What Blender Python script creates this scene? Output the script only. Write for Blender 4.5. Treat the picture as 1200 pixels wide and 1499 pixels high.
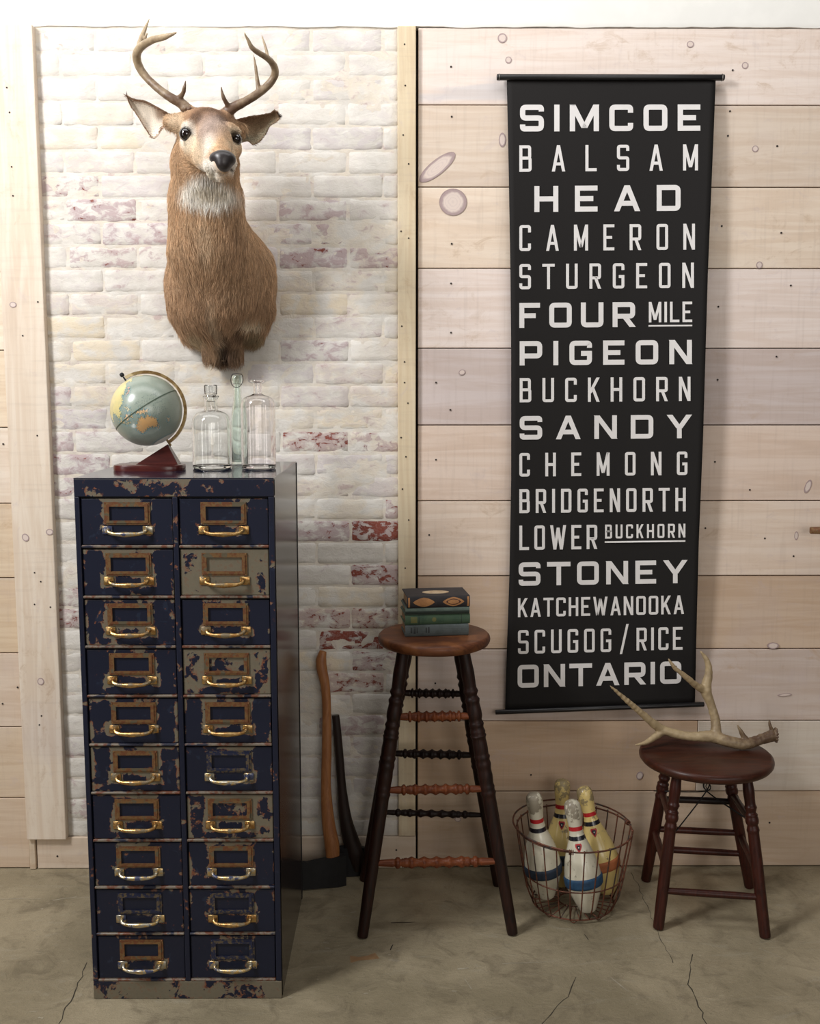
import bpy, bmesh, math, random
import numpy as np
from mathutils import Vector, Matrix, Euler, Quaternion, noise as mnoise
R = math.radians
random.seed(7)
rng = np.random.default_rng(11)
for o in list(bpy.data.objects): bpy.data.objects.remove(o)
SC = bpy.context.scene
COL = SC.collection

# ---------------------------------------------------------------- camera
FPX, PITCH, YAW, CAM_H, CAM_D = 1526.0, R(7), R(.3), 1.5, 3.1
cd = bpy.data.cameras.new('camera'); cam = bpy.data.objects.new('camera', cd); COL.objects.link(cam)
cd.sensor_fit = 'HORIZONTAL'; cd.sensor_width = 36; cd.lens = FPX / 1200 * 36
cam.location = (0, -CAM_D, CAM_H); cam.rotation_euler = (R(90) - PITCH, 0, -YAW)
SC.camera = cam
# ---------------------------------------------------------------- world, lights, exposure
w = bpy.data.worlds.new('world'); SC.world = w; w.use_nodes = True
bg = w.node_tree.nodes['Background']
bg.inputs[0].default_value = (1.0, 0.85, 0.72, 1); bg.inputs[1].default_value = 0.065
def area(name, loc, target, sx, sy, power, col):
    l = bpy.data.lights.new(name, 'AREA'); l.shape = 'RECTANGLE'; l.size = sx; l.size_y = sy
    l.energy = power; l.color = col
    o = bpy.data.objects.new(name, l); COL.objects.link(o); o.location = loc
    o.rotation_euler = (Vector(target) - Vector(loc)).to_track_quat('-Z', 'Y').to_euler()
    return o
area('window_light', (-2.25, -2.15, 3.2), (0.1, 0, 1.9), .6, .9, 80, (1.0, 0.99, 0.985))
area('tall_window_left', (-2.6, -2.3, 1.7), (-.3, 0, 1.3), .35, 2.0, 9, (1.0, 0.98, 0.96))
area('tall_window_right', (2.7, -3.2, 1.7), (0, 0, 1.4), .30, 2.0, 6, (1.0, 0.98, 0.96))
area('rear_fill', (1.4, -5.6, 2.0), (0.2, 0, .8), 2.2, 1.8, 47, (1.0, 0.95, 0.89))  # fill added behind the camera in place of ambient, for a presumed window
area('overhead_fill', (-0.3, -1.05, 3.4), (-0.3, 0, 1.9), 3.6, .7, 26, (1.0, 0.995, 0.99))  # overhead fill added so the wall brightens towards its top
SC.view_settings.view_transform = 'Standard'; SC.view_settings.look = 'None'
SC.view_settings.exposure = 0.16; SC.view_settings.gamma = 1.0; SC.view_settings.use_curve_mapping = False

# ---------------------------------------------------------------- survey helpers: measured points of the place
CP = Vector((0, -CAM_D, CAM_H))
FW = Vector((math.sin(YAW) * math.cos(PITCH), math.cos(YAW) * math.cos(PITCH), -math.sin(PITCH)))
RT = Vector((math.cos(YAW), -math.sin(YAW), 0)); UP = RT.cross(FW)
def sight(px, py): return FW + RT * ((px - 600) / FPX) - UP * ((py - 749.5) / FPX)
def at(px, py, Y=0.0):
    d = sight(px, py); return CP + d * ((Y - CP.y) / d.y)
def atz(px, py, Z=0.0):
    d = sight(px, py); return CP + d * ((Z - CP.z) / d.z)

# ---------------------------------------------------------------- object helpers
def S(r, g, b, a=1.0):
    f = lambda c: (c / 255 / 12.92) if c / 255 <= 0.04045 else ((c / 255 + 0.055) / 1.055) ** 2.4
    return (f(r), f(g), f(b), a)
def tag(o, label=None, cat=None, group=None, kind=None):
    if label: o['label'] = label
    if cat: o['category'] = cat
    if group: o['group'] = group
    if kind: o['kind'] = kind
    return o
def empty(name, loc=(0, 0, 0), rot=(0, 0, 0), label=None, cat=None, group=None):
    o = bpy.data.objects.new(name, None); COL.objects.link(o); o.location = loc; o.rotation_euler = rot
    o.empty_display_size = 0.05
    return tag(o, label, cat, group)
def link(name, me, mat=None, parent=None, loc=None, rot=None):
    o = bpy.data.objects.new(name, me); COL.objects.link(o)
    if mat is not None and len(me.materials) == 0: me.materials.append(mat)
    if parent is not None: o.parent = parent
    if loc is not None: o.location = loc
    if rot is not None: o.rotation_euler = rot
    return o
def from_bm(name, bm, mat=None, parent=None, loc=None, rot=None, smooth=False, angle=None):
    me = bpy.data.meshes.new(name); bmesh.ops.recalc_face_normals(bm, faces=bm.faces); bm.to_mesh(me); bm.free()
    if smooth:
        for p in me.polygons: p.use_smooth = True
        if angle: me.set_sharp_from_angle(angle=angle)
    return link(name, me, mat, parent, loc, rot)
def box(bm, x0, x1, y0, y1, z0, z1, bev=0.0, seg=1):
    r = bmesh.ops.create_cube(bm, size=1.0)
    vs = r['verts']
    for v in vs:
        v.co = Vector(((x0 + x1) / 2 + v.co.x * (x1 - x0), (y0 + y1) / 2 + v.co.y * (y1 - y0), (z0 + z1) / 2 + v.co.z * (z1 - z0)))
    if bev > 0:
        es = list({e for v in vs for e in v.link_edges})
        bmesh.ops.bevel(bm, geom=es, offset=bev, segments=seg, affect='EDGES', profile=0.5)
def obox(name, dims, mat, parent=None, bev=0.0, seg=1, smooth=False, **k):
    bm = bmesh.new(); box(bm, *dims, bev, seg)
    return from_bm(name, bm, mat, parent, smooth=smooth, **k)
def lathe(bm, prof, n=24, M=None, cap=True):
    """prof: (radius, height) pairs; M: matrix placing the axis"""
    M = M or Matrix.Identity(4)
    rings = []
    for r, z in prof:
        if r < 1e-6: rings.append([bm.verts.new(M @ Vector((0, 0, z)))])
        else: rings.append([bm.verts.new(M @ Vector((r * math.cos(2 * math.pi * i / n), r * math.sin(2 * math.pi * i / n), z))) for i in range(n)])
    for a, b in zip(rings, rings[1:]):
        for i in range(n):
            j = (i + 1) % n
            if len(a) == 1 and len(b) == 1: continue
            if len(a) == 1: bm.faces.new((a[0], b[i], b[j]))
            elif len(b) == 1: bm.faces.new((a[i], a[j], b[0]))
            else: bm.faces.new((a[i], a[j], b[j], b[i]))
    if cap:
        for rg in (rings[0], rings[-1]):
            if len(rg) > 2: bm.faces.new(rg)
def axis_matrix(a, b):
    a, b = Vector(a), Vector(b)
    return Matrix.Translation(a) @ (b - a).to_track_quat('Z', 'X').to_matrix().to_4x4()
def tube(bm, pts, rad, n=8, closed=False, sx=1.0, sy=1.0):
    """sweep a circle (or ellipse) along pts with parallel transport"""
    P = [Vector(p) for p in pts]; m = len(P)
    rad = rad if hasattr(rad, '__len__') else [rad] * m
    T = []
    for i in range(m):
        if closed: t = P[(i + 1) % m] - P[i - 1]
        else: t = P[min(i + 1, m - 1)] - P[max(i - 1, 0)]
        T.append(t.normalized())
    ref = Vector((0, 0, 1)) if abs(T[0].z) < 0.9 else Vector((0, 1, 0))
    N = (ref - T[0] * ref.dot(T[0])).normalized()
    rings = []
    for i in range(m):
        N = (N - T[i] * N.dot(T[i])).normalized(); B = T[i].cross(N)
        rings.append([bm.verts.new(P[i] + (N * math.cos(2 * math.pi * k / n) * sx + B * math.sin(2 * math.pi * k / n) * sy) * rad[i]) for k in range(n)])
    for i in range(m if closed else m - 1):
        a, b = rings[i], rings[(i + 1) % m]
        for k in range(n):
            bm.faces.new((a[k], a[(k + 1) % n], b[(k + 1) % n], b[k]))
    if not closed:
        bm.faces.new(rings[0]); bm.faces.new(rings[-1])
def smooth_path(pts, rads, n=6):
    """Catmull-Rom through pts with radii"""
    P = [Vector(p) for p in pts]; out, ro = [], []
    for i in range(len(P) - 1):
        p0, p1, p2, p3 = P[max(i - 1, 0)], P[i], P[i + 1], P[min(i + 2, len(P) - 1)]
        for k in range(n):
            t = k / n
            out.append(0.5 * ((2 * p1) + (p2 - p0) * t + (2 * p0 - 5 * p1 + 4 * p2 - p3) * t * t + (3 * p1 - p0 - 3 * p2 + p3) * t ** 3))
            ro.append(rads[i] * (1 - t) + rads[i + 1] * t)
    out.append(P[-1]); ro.append(rads[-1])
    return out, ro

# ---- implicit surfaces (numpy surface nets) for the organic shapes
def capsule(a, b, ra, rb, k=0.01): return ('c', np.array(a, float), np.array(b, float), ra, rb, k)
def ellip(c, r, k=0.02): return ('e', np.array(c, float), np.array(r, float), 0, 0, k)
def path_caps(pts, rads, k=0.004, n=5):
    p, r = smooth_path(pts, rads, n)
    return [capsule(p[i], p[i + 1], r[i] - k * .1, r[i + 1] - k * .1, k * .4) for i in range(len(p) - 1)]
def sdf_mesh(prims, h, cut=None, rough=0.0, rscale=60.0):
    lo = np.min([np.minimum(p[1], p[2]) - max(p[3], p[4]) if p[0] == 'c' else p[1] - p[2] for p in prims], axis=0) - 3 * h
    hi = np.max([np.maximum(p[1], p[2]) + max(p[3], p[4]) if p[0] == 'c' else p[1] + p[2] for p in prims], axis=0) + 3 * h
    n = np.ceil((hi - lo) / h).astype(int) + 1
    F = np.full(n, 1.0, np.float32)
    for p in prims:
        k = p[5]; pad = k + 4 * h
        if p[0] == 'c':
            a, b = p[1], p[2]; l = np.minimum(a, b) - max(p[3], p[4]) - pad; u = np.maximum(a, b) + max(p[3], p[4]) + pad
        else:
            l = p[1] - p[2] - pad; u = p[1] + p[2] + pad
        i0 = np.clip(np.floor((l - lo) / h).astype(int), 0, n - 1); i1 = np.clip(np.ceil((u - lo) / h).astype(int) + 1, 1, n)
        gx, gy, gz = [lo[d] + h * np.arange(i0[d], i1[d]) for d in range(3)]
        X, Y, Z = np.meshgrid(gx, gy, gz, indexing='ij')
        if p[0] == 'c':
            ba = b - a; L = max(ba @ ba, 1e-12)
            t = np.clip(((X - a[0]) * ba[0] + (Y - a[1]) * ba[1] + (Z - a[2]) * ba[2]) / L, 0, 1)
            d = np.sqrt((X - a[0] - t * ba[0]) ** 2 + (Y - a[1] - t * ba[1]) ** 2 + (Z - a[2] - t * ba[2]) ** 2) - (p[3] + (p[4] - p[3]) * t)
        else:
            c, r = p[1], p[2]
            k0 = np.sqrt(((X - c[0]) / r[0]) ** 2 + ((Y - c[1]) / r[1]) ** 2 + ((Z - c[2]) / r[2]) ** 2)
            k1 = np.sqrt(((X - c[0]) / r[0] ** 2) ** 2 + ((Y - c[1]) / r[1] ** 2) ** 2 + ((Z - c[2]) / r[2] ** 2) ** 2) + 1e-9
            d = k0 * (k0 - 1) / k1
        sl = tuple(slice(i0[q], i1[q]) for q in range(3))
        f = F[sl]; hh = np.maximum(k - np.abs(f - d), 0) / k
        F[sl] = (np.minimum(f, d) - hh * hh * k * 0.25).astype(np.float32)
    if cut is not None:
        Yg = lo[1] + h * np.arange(n[1]); F = np.maximum(F, (Yg - cut)[None, :, None].astype(np.float32))
    F[0] = F[-1] = 1; F[:, 0] = F[:, -1] = 1; F[:, :, 0] = F[:, :, -1] = 1
    s = F < 0
    cn = [(i, j, k) for i in (0, 1) for j in (0, 1) for k in (0, 1)]
    def sub(A, c): return A[c[0]:A.shape[0] - 1 + c[0], c[1]:A.shape[1] - 1 + c[1], c[2]:A.shape[2] - 1 + c[2]]
    cnt = sum(sub(s, c).astype(np.int8) for c in cn); act = (cnt > 0) & (cnt < 8)
    ci = np.argwhere(act); acc = np.zeros((len(ci), 3)); m = np.zeros(len(ci))
    for a in cn:
        for d in range(3):
            if a[d] == 0:
                b = list(a); b[d] = 1; b = tuple(b)
                fa = F[tuple((ci + a).T)]; fb = F[tuple((ci + b).T)]
                x = (fa < 0) != (fb < 0); t = np.where(x, fa / np.where(x, fa - fb, 1), 0)
                pt = np.array(a, float)[None] + t[:, None] * (np.array(b) - np.array(a))[None]
                acc += pt * x[:, None]; m += x
    V = lo + h * (ci + acc / m[:, None])
    idx = -np.ones(act.shape, int); idx[act] = np.arange(len(ci))
    faces = []
    for d in range(3):
        e = [0, 0, 0]; e[d] = 1; q, r = [x for x in range(3) if x != d]
        A = s; B = np.roll(s, -1, axis=d)
        ed = np.argwhere(A != B); ed = ed[(ed[:, d] < n[d] - 1) & (ed[:, q] > 0) & (ed[:, r] > 0) & (ed[:, q] < n[q] - 1) & (ed[:, r] < n[r] - 1)]
        eq = np.zeros(3, int); eq[q] = 1; er = np.zeros(3, int); er[r] = 1
        f = np.stack([idx[tuple((ed - eq - er).T)], idx[tuple((ed - er).T)], idx[tuple(ed.T)], idx[tuple((ed - eq).T)]], 1)
        ins = s[tuple(ed.T)]
        flip = ins if d != 1 else ~ins
        f[~flip] = f[~flip][:, ::-1]
        faces.append(f)
    Fc = np.concatenate(faces)
    if rough:
        V = V + 0
        for i in range(len(V)):
            nv = mnoise.noise_vector(Vector(V[i] * rscale)); V[i] += np.array(nv) * rough
    return V, Fc
def np_mesh(name, V, Fc, smooth=True):
    me = bpy.data.meshes.new(name)
    me.vertices.add(len(V)); me.vertices.foreach_set('co', V.astype(np.float32).ravel())
    me.loops.add(Fc.size); me.loops.foreach_set('vertex_index', Fc.astype(np.int32).ravel())
    me.polygons.add(len(Fc)); k = Fc.shape[1]
    me.polygons.foreach_set('loop_start', np.arange(0, Fc.size, k, dtype=np.int32))
    me.update(calc_edges=True); me.validate()
    if smooth: me.polygons.foreach_set('use_smooth', np.ones(len(me.polygons), bool))
    return me

# ---------------------------------------------------------------- node materials
class NT:
    def __init__(s, name):
        s.m = bpy.data.materials.new(name); s.m.use_nodes = True; s.t = s.m.node_tree
        s.b = s.t.nodes['Principled BSDF']; s.L = s.t.links
    def n(s, typ, ins=None, **props):
        nd = s.t.nodes.new(typ)
        for k, v in props.items(): setattr(nd, k, v)
        for k, v in (ins or {}).items(): s.put(nd.inputs[k], v)
        return nd
    def put(s, sock, v):
        if isinstance(v, bpy.types.NodeSocket): s.L.new(v, sock)
        else: sock.default_value = v
    def math(s, op, a, b=0.0, c=0.0, clamp=False):
        nd = s.t.nodes.new('ShaderNodeMath'); nd.operation = op; nd.use_clamp = clamp
        s.put(nd.inputs[0], a); s.put(nd.inputs[1], b); s.put(nd.inputs[2], c); return nd.outputs[0]
    def vmath(s, op, a, b=(0, 0, 0)):
        nd = s.t.nodes.new('ShaderNodeVectorMath'); nd.operation = op
        s.put(nd.inputs[0], a)
        if op == 'SCALE': s.put(nd.inputs['Scale'], b)
        else: s.put(nd.inputs[1], b)
        return nd.outputs[0]
    def step(s, v, lo, hi, a=0.0, b=1.0):
        nd = s.n('ShaderNodeMapRange', {0: v, 1: lo, 2: hi, 3: a, 4: b}); nd.interpolation_type = 'SMOOTHSTEP'; return nd.outputs[0]
    def noise(s, vec, scale, detail=4.0, rough=0.55, dist=0.0):
        return s.n('ShaderNodeTexNoise', {'Vector': vec, 'Scale': scale, 'Detail': detail, 'Roughness': rough, 'Distortion': dist}).outputs[0]
    def mix(s, f, a, b, mode='MIX'):
        nd = s.t.nodes.new('ShaderNodeMix'); nd.data_type = 'RGBA'; nd.blend_type = mode
        s.put(nd.inputs[0], f); s.put(nd.inputs[6], a); s.put(nd.inputs[7], b); return nd.outputs[2]
    def bump(s, h, strength=0.4, dist=0.002):
        nd = s.n('ShaderNodeBump', {'Height': h, 'Strength': strength, 'Distance': dist}); s.put(s.b.inputs['Normal'], nd.outputs[0])
    def set(s, **k):
        names = dict(col='Base Color', rough='Roughness', metal='Metallic', spec='Specular IOR Level', coat='Coat Weight', coatr='Coat Roughness', trans='Transmission Weight', ior='IOR', alpha='Alpha')
        for a, v in k.items(): s.put(s.b.inputs[names[a]], v)
        return s
    def obj(s): return s.n('ShaderNodeTexCoord').outputs['Object']
    def pos(s): return s.n('ShaderNodeNewGeometry').outputs['Position']
    def info(s): return s.n('ShaderNodeObjectInfo')
def vec_off(t, v, rnd, amt=37.0):
    c = t.n('ShaderNodeCombineXYZ', {0: t.math('MULTIPLY', rnd, amt), 1: t.math('MULTIPLY', rnd, amt * .37), 2: t.math('MULTIPLY', rnd, -amt * .71)}).outputs[0]
    return t.vmath('ADD', v, c)
def simple(name, col, rough=0.5, metal=0.0, var=0.15, scale=30.0, bump=0.0, **k):
    t = NT(name); p = t.obj(); n = t.noise(p, scale, 4)
    c2 = tuple(x * (1 - var) for x in col[:3]) + (1,); c3 = tuple(min(1, x * (1 + var)) for x in col[:3]) + (1,)
    t.set(col=t.mix(t.step(n, .35, .65), c2, c3), rough=rough, metal=metal, **k)
    if bump: t.bump(n, bump)
    return t.m

# whitewashed brick
def mat_brick(name, mortar=False):
    t = NT(name); p = t.pos(); inf = t.info()
    sep = t.n('ShaderNodeSeparateColor', {0: inf.outputs['Color']}).outputs
    wear, lav, cream = sep[0], sep[1], sep[2]
    pv = t.vmath('MULTIPLY', p, (1, 1, 1.6))
    n1 = t.noise(pv, 9, 6, .62); n2 = t.noise(pv, 30, 6, .7, .6); n3 = t.noise(p, 160, 3, .6); n4 = t.noise(pv, 15, 3, .5)
    n2 = t.math('MULTIPLY_ADD', n2, 1.7, -.35); n4 = t.math('MULTIPLY_ADD', n4, 1.6, -.3)
    white = t.mix(t.step(n1, .38, .62), S(224, 220, 213), S(210, 205, 197))
    white = t.mix(t.math('MULTIPLY', cream, t.step(n4, .3, .62)), white, S(226, 211, 184))
    lavm = t.math('MULTIPLY', t.step(t.math('ADD', t.math('ADD', t.math('MULTIPLY', n2, .5), t.math('MULTIPLY', n4, .7)), t.math('MULTIPLY', lav, .24)), .64, .90), t.math('ADD', .10, t.math('MULTIPLY', lav, .6)))
    c = t.mix(lavm, white, t.mix(n4, S(196, 188, 196), S(204, 194, 192)))
    thin = t.step(t.math('ADD', t.math('ADD', t.math('MULTIPLY', n2, .62), t.math('MULTIPLY', n4, .38)), t.math('MULTIPLY', wear, .52)), .74, .90)
    c = t.mix(t.math('MULTIPLY', thin, .50), c, t.mix(n1, S(160, 134, 144), S(174, 134, 132)))
    redm = t.step(t.math('ADD', t.math('MULTIPLY', n2, .75), t.math('MULTIPLY', wear, .55)), .845 if not mortar else 1.0, .90 if not mortar else 1.1)
    c = t.mix(t.math('MULTIPLY', redm, t.step(n3, .1, .6, .6, 1)), c, t.mix(n4, S(122, 58, 46), S(150, 82, 68)))
    t.set(col=c, rough=.8, spec=.25)
    t.bump(t.math('ADD', t.math('MULTIPLY', n3, .35), t.math('ADD', n2, t.math('MULTIPLY', redm, -.6))), .55, .003)
    return t.m
M_BRICK = mat_brick('whitewashed_brick'); M_MORTAR = mat_brick('whitewashed_mortar', True)

def mat_plank(name, vertical=False, strength=1.0):
    t = NT(name); inf = t.info(); o = vec_off(t, t.pos(), inf.outputs['Random'])
    st = (34, 34, 2.0) if vertical else (2.0, 34, 34)
    g = t.noise(t.vmath('MULTIPLY', o, st), 1.0, 5, .6, 1.2)
    st2 = (7, 7, .8) if vertical else (.8, 7, 7)
    g2 = t.noise(t.vmath('MULTIPLY', o, st2), 1.0, 4, .55, 1.8)
    sm = t.noise(o, 3.2, 3, .5); fine = t.noise(o, 240, 2)
    base = inf.outputs['Color']
    dark = t.mix(1.0, base, S(226, 208, 190), 'MULTIPLY'); light = t.mix(1.0, base, S(255, 252, 248), 'MULTIPLY')
    c = t.mix(t.step(g, .36, .66), light, t.mix(.42, light, dark))
    c = t.mix(t.math('MULTIPLY', t.step(g2, .54, .74), .30), c, t.mix(sm, S(178, 158, 146), S(206, 182, 160)))
    c = t.mix(t.math('MULTIPLY', t.step(sm, .55, .75), .22), c, S(196, 186, 190))
    bl = t.noise(t.vmath('MULTIPLY', o, (1, 1, 1.6) if not vertical else (1.6, 1.6, 1)), 13, 6, .72, .8); bl2 = t.noise(o, 2.3, 2)
    c = t.mix(t.math('MULTIPLY', t.math('MULTIPLY', t.step(bl, .52, .70), t.step(bl2, .45, .62)), .45), c, S(182, 152, 120))
    c = t.mix(t.math('MULTIPLY', t.step(bl, .30, .44, 1, 0), .25), c, S(196, 180, 180))
    bs = t.noise(t.vmath('MULTIPLY', o, (.9, 9, 9) if not vertical else (9, 9, .9)), 1.0, 3, .5, .4)
    c = t.mix(t.math('MULTIPLY', t.step(bs, .66, .74), .45), c, S(186, 188, 194))
    saw = t.noise(t.vmath('MULTIPLY', o, (90, 90, 6) if not vertical else (6, 6, 90)), 1.0, 2)
    c = t.mix(t.math('MULTIPLY', t.step(saw, .5, .75), .10), c, S(150, 132, 120))
    t.set(col=c, rough=.62, spec=.3)
    t.bump(t.math('ADD', t.math('ADD', g, t.math('MULTIPLY', saw, .5)), t.math('MULTIPLY', fine, .5)), .35, .0012)
    return t.m
M_PLANK = mat_plank('whitewashed_plank'); M_POST = mat_plank('painted_post_wood', True)

def mat_floor():
    t = NT('worn_concrete'); p = t.pos()
    a = t.noise(p, 2.1, 6, .6, .5); b = t.noise(p, 11, 6, .65, .8); c_ = t.noise(p, 70, 4, .6); d = t.noise(t.vmath('MULTIPLY', p, (3, 9, 1)), 1.4, 5, .7, 2.2)
    f = t.noise(p, 420, 2, .5)
    c = t.mix(t.step(a, .35, .66), S(134, 124, 101), S(166, 154, 129))
    c = t.mix(t.math('MULTIPLY', t.step(b, .48, .70), .5), c, S(96, 86, 68))
    c = t.mix(t.math('MULTIPLY', t.step(d, .55, .74), .35), c, S(166, 161, 146))
    c = t.mix(t.math('MULTIPLY', t.step(t.noise(p, 1.7, 3, .5), .60, .72), .35), c, S(112, 86, 56))
    c = t.mix(t.math('MULTIPLY', t.step(c_, .62, .72), .35), c, S(82, 74, 60))
    c = t.mix(t.math('MULTIPLY', t.step(f, .45, .60), .18), c, S(70, 63, 50))
    wh = t.math('MULTIPLY', t.step(t.noise(p, 38, 3, .7), .70, .74), .8)
    c = t.mix(wh, c, S(176, 168, 150))
    t.set(col=c, rough=t.step(b, .3, .7, .42, .62), spec=.35)
    t.bump(t.math('ADD', t.math('ADD', b, t.math('MULTIPLY', d, .8)), t.math('MULTIPLY', c_, .5)), .55, .006)
    return t.m
M_FLOOR = mat_floor()

def mat_paint(name, holder=True, side=False):
    """old navy enamel over grey primer over rusty steel; wear amount per object in the red of its colour"""
    t = NT(name); o = t.obj(); inf = t.info(); v = vec_off(t, o, inf.outputs['Random'])
    wear = t.n('ShaderNodeSeparateColor', {0: inf.outputs['Color']}).outputs[0]
    n = t.noise(v, 26, 5, .6, .6); n2 = t.noise(v, 85, 4, .6); n3 = t.noise(v, 9, 3, .5)
    x, y, z = t.n('ShaderNodeSeparateXYZ', {0: o}).outputs
    val = t.math('ADD', t.math('ADD', t.math('MULTIPLY', n, .55), t.math('MULTIPLY', n3, .45)), t.math('MULTIPLY', t.math('SUBTRACT', n2, .5), .16))
    val = t.math('ADD', val, t.math('MULTIPLY', wear, .34))
    if holder:
        def bx_(cx, cz, hx, hz, ab):
            xx = t.math('ABSOLUTE', x) if cx else x
            dx = t.math('SUBTRACT', t.math('ABSOLUTE', t.math('SUBTRACT', xx, cx)), hx); dz = t.math('SUBTRACT', t.math('ABSOLUTE', t.math('SUBTRACT', z, cz)), hz)
            d = t.math('MAXIMUM', dx, dz); return t.math('ABSOLUTE', d) if ab else d
        d = t.math('MINIMUM', bx_(0, .0205, .0530, .0265, True), bx_(.047, -.0185, .0120, .0100, False))
        val = t.math('ADD', val, t.step(d, .001, .014, .15, 0))
        ex = t.math('SUBTRACT', t.math('ABSOLUTE', x), .098); ez = t.math('SUBTRACT', t.math('ABSOLUTE', z), .0535)
        e = t.math('MAXIMUM', ex, ez)
        val = t.math('ADD', val, t.step(e, -.006, .003, 0, .10))
    m = t.step(val, .655, .672)
    rim = t.math('MULTIPLY', t.step(val, .640, .655), t.math('SUBTRACT', 1.0, t.step(val, .672, .70)))
    navy = t.mix(n3, S(20, 24, 41), S(26, 31, 50)); grey = t.mix(n2, S(96, 90, 76), S(118, 110, 92))
    blue2 = S(42, 54, 74)
    c = t.mix(t.math('MULTIPLY', t.step(t.math('ADD', n, t.math('MULTIPLY', wear, .1)), .62, .66), .35), navy, blue2)
    c = t.mix(m, c, grey)
    c = t.mix(t.math('MULTIPLY', rim, t.step(n2, .4, .7)), c, S(120, 72, 48))
    rust = t.step(t.math('ADD', n2, t.math('MULTIPLY', m, .1)), .66, .72)
    c = t.mix(t.math('MULTIPLY', rust, .3 if not side else .15), c, S(110, 62, 42))
    t.set(col=c, rough=t.step(m, 0, 1, .42, .62) if not side else .10, spec=.35 if not side else 1.0)
    if side: t.set(ior=2.0)
    t.bump(t.math('ADD', t.math('MULTIPLY', m, -1.0), t.math('MULTIPLY', n2, .2)), .5 if not side else .06, .0012)
    return t.m
M_PAINT = mat_paint('chipped_navy_paint'); M_CARC = mat_paint('chipped_navy_frame_paint', holder=False); M_SIDE = simple('glossy_dark_side', S(38, 28, 27), .17, 0, .25, 9); M_SIDE.node_tree.nodes['Principled BSDF'].inputs['IOR'].default_value = 1.40; M_SIDE.node_tree.nodes['Principled BSDF'].inputs['Specular IOR Level'].default_value = .5
def mat_worn(name, c1, c2, c3, metal, rough, scale=120):
    t = NT(name); o = vec_off(t, t.obj(), t.info().outputs['Random']); n = t.noise(o, scale, 4, .6); n2 = t.noise(o, scale * .4, 3, .5)
    c = t.mix(t.step(n, .45, .58), c1, c2); m = t.step(n2, .56, .62); c = t.mix(m, c, c3)
    t.set(col=c, rough=rough, metal=t.math('SUBTRACT', metal, t.math('MULTIPLY', m, metal * .8))); t.bump(n, .2, .0006); return t.m
M_LIP = mat_worn('rusty_edge', S(120, 110, 98), S(104, 62, 44), S(28, 31, 50), .2, .5, 60)
M_HOLD = mat_worn('worn_brass_frame', S(128, 98, 64), S(118, 76, 52), S(92, 84, 66), .45, .45)
M_HOLD2 = mat_worn('painted_card_frame', S(34, 40, 66), S(96, 84, 66), S(30, 34, 58), .3, .5)
M_BRASS = mat_worn('worn_brass_pull', S(186, 154, 102), S(166, 124, 74), S(118, 104, 80), .85, .32)
M_STEEL = mat_worn('worn_steel_pull', S(170, 165, 150), S(190, 160, 105), S(60, 66, 92), .8, .32)
def mat_wood(name, c1, c2, rough=.4, coat=.2, sc=(8, 8, 60), worn=None):
    t = NT(name); o = vec_off(t, t.obj(), t.info().outputs['Random']); g = t.noise(t.vmath('MULTIPLY', o, sc), 1.0, 5, .6, 1.5); n = t.noise(o, 14, 4)
    c = t.mix(t.step(g, .35, .65), c1, c2)
    if worn: c = t.mix(t.math('MULTIPLY', t.step(n, .52, .66), .7), c, worn)
    t.set(col=c, rough=rough, coat=coat, coatr=.25, spec=.28); t.bump(g, .12, .001); return t.m
M_LEG = mat_wood('dark_stained_leg_wood', S(25, 11, 8), S(42, 19, 11), .5, .05, (60, 60, 8))
M_RUNG = mat_wood('orange_worn_rung_wood', S(88, 42, 22), S(120, 64, 34), .48, .06, (8, 60, 60))
M_DRUNG = mat_wood('dark_rung_wood', S(20, 10, 8), S(32, 15, 10), .5, .04, (8, 60, 60))
M_SEAT = mat_wood('worn_brown_seat_wood', S(80, 45, 28), S(104, 62, 38), .46, .06, (6, 50, 50), S(128, 80, 46))
M_SEAT2 = mat_wood('dark_red_brown_seat_wood', S(48, 22, 13), S(68, 32, 19), .40, .08, (6, 50, 50), S(62, 36, 27))
M_LEG2 = mat_wood('red_brown_leg_wood', S(44, 17, 11), S(62, 25, 16), .42, .08, (60, 60, 8))
M_BLACK = simple('black_iron', S(16, 16, 18), .65, .1, .3, 40, .2)
M_DARKGAP = simple('dark_gap', S(40, 30, 24), .9)
M_HOLE = simple('nail_hole', S(46, 36, 32), .8)

# ================================================================ STRUCTURE
def struct(o): o['kind'] = 'structure'; return o
XL, XR = -2.5, 2.6
struct(obox('floor', (XL, XR, -3.6, .05, -.12, 0), M_FLOOR))
fl = bpy.data.objects['floor']
wall = struct(obox('wall_back', (XL, XR, .034, .14, -.1, 3.5), M_DARKGAP))
# bricks -----------------------------------------------------------
BX0, BX1, BTOP, BBOT, COURSE, BL = -1.06, -.015, 2.500, .105, .0669, .2035
mort = bmesh.new()
nx, nz = 150, 340
g = [[None] * (nz + 1) for _ in range(nx + 1)]
for i in range(nx + 1):
    for j in range(nz + 1):
        x = BX0 + (BX1 - BX0) * i / nx; z = BBOT + (BTOP + .012 - BBOT) * j / nz
        g[i][j] = mort.verts.new((x, .0014 + .0015 * mnoise.noise(Vector((x * 22, 3, z * 30))) - .0085 * max(0, mnoise.noise(Vector((x * 5 + 3, 9, z * 7))) - .22) - .002 * max(0, mnoise.noise(Vector((x * 45, 5, z * 45)))), z))
for i in range(nx):
    for j in range(nz): mort.faces.new((g[i][j], g[i + 1][j], g[i + 1][j + 1], g[i][j + 1]))
bmesh.ops.reverse_faces(mort, faces=mort.faces)
me = bpy.data.meshes.new('mortar'); bmesh.ops.recalc_face_normals(mort, faces=mort.faces); mort.to_mesh(me); mort.free()
for p in me.polygons: p.use_smooth = True
if me.polygons[0].normal.y > 0: me.flip_normals()
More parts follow.
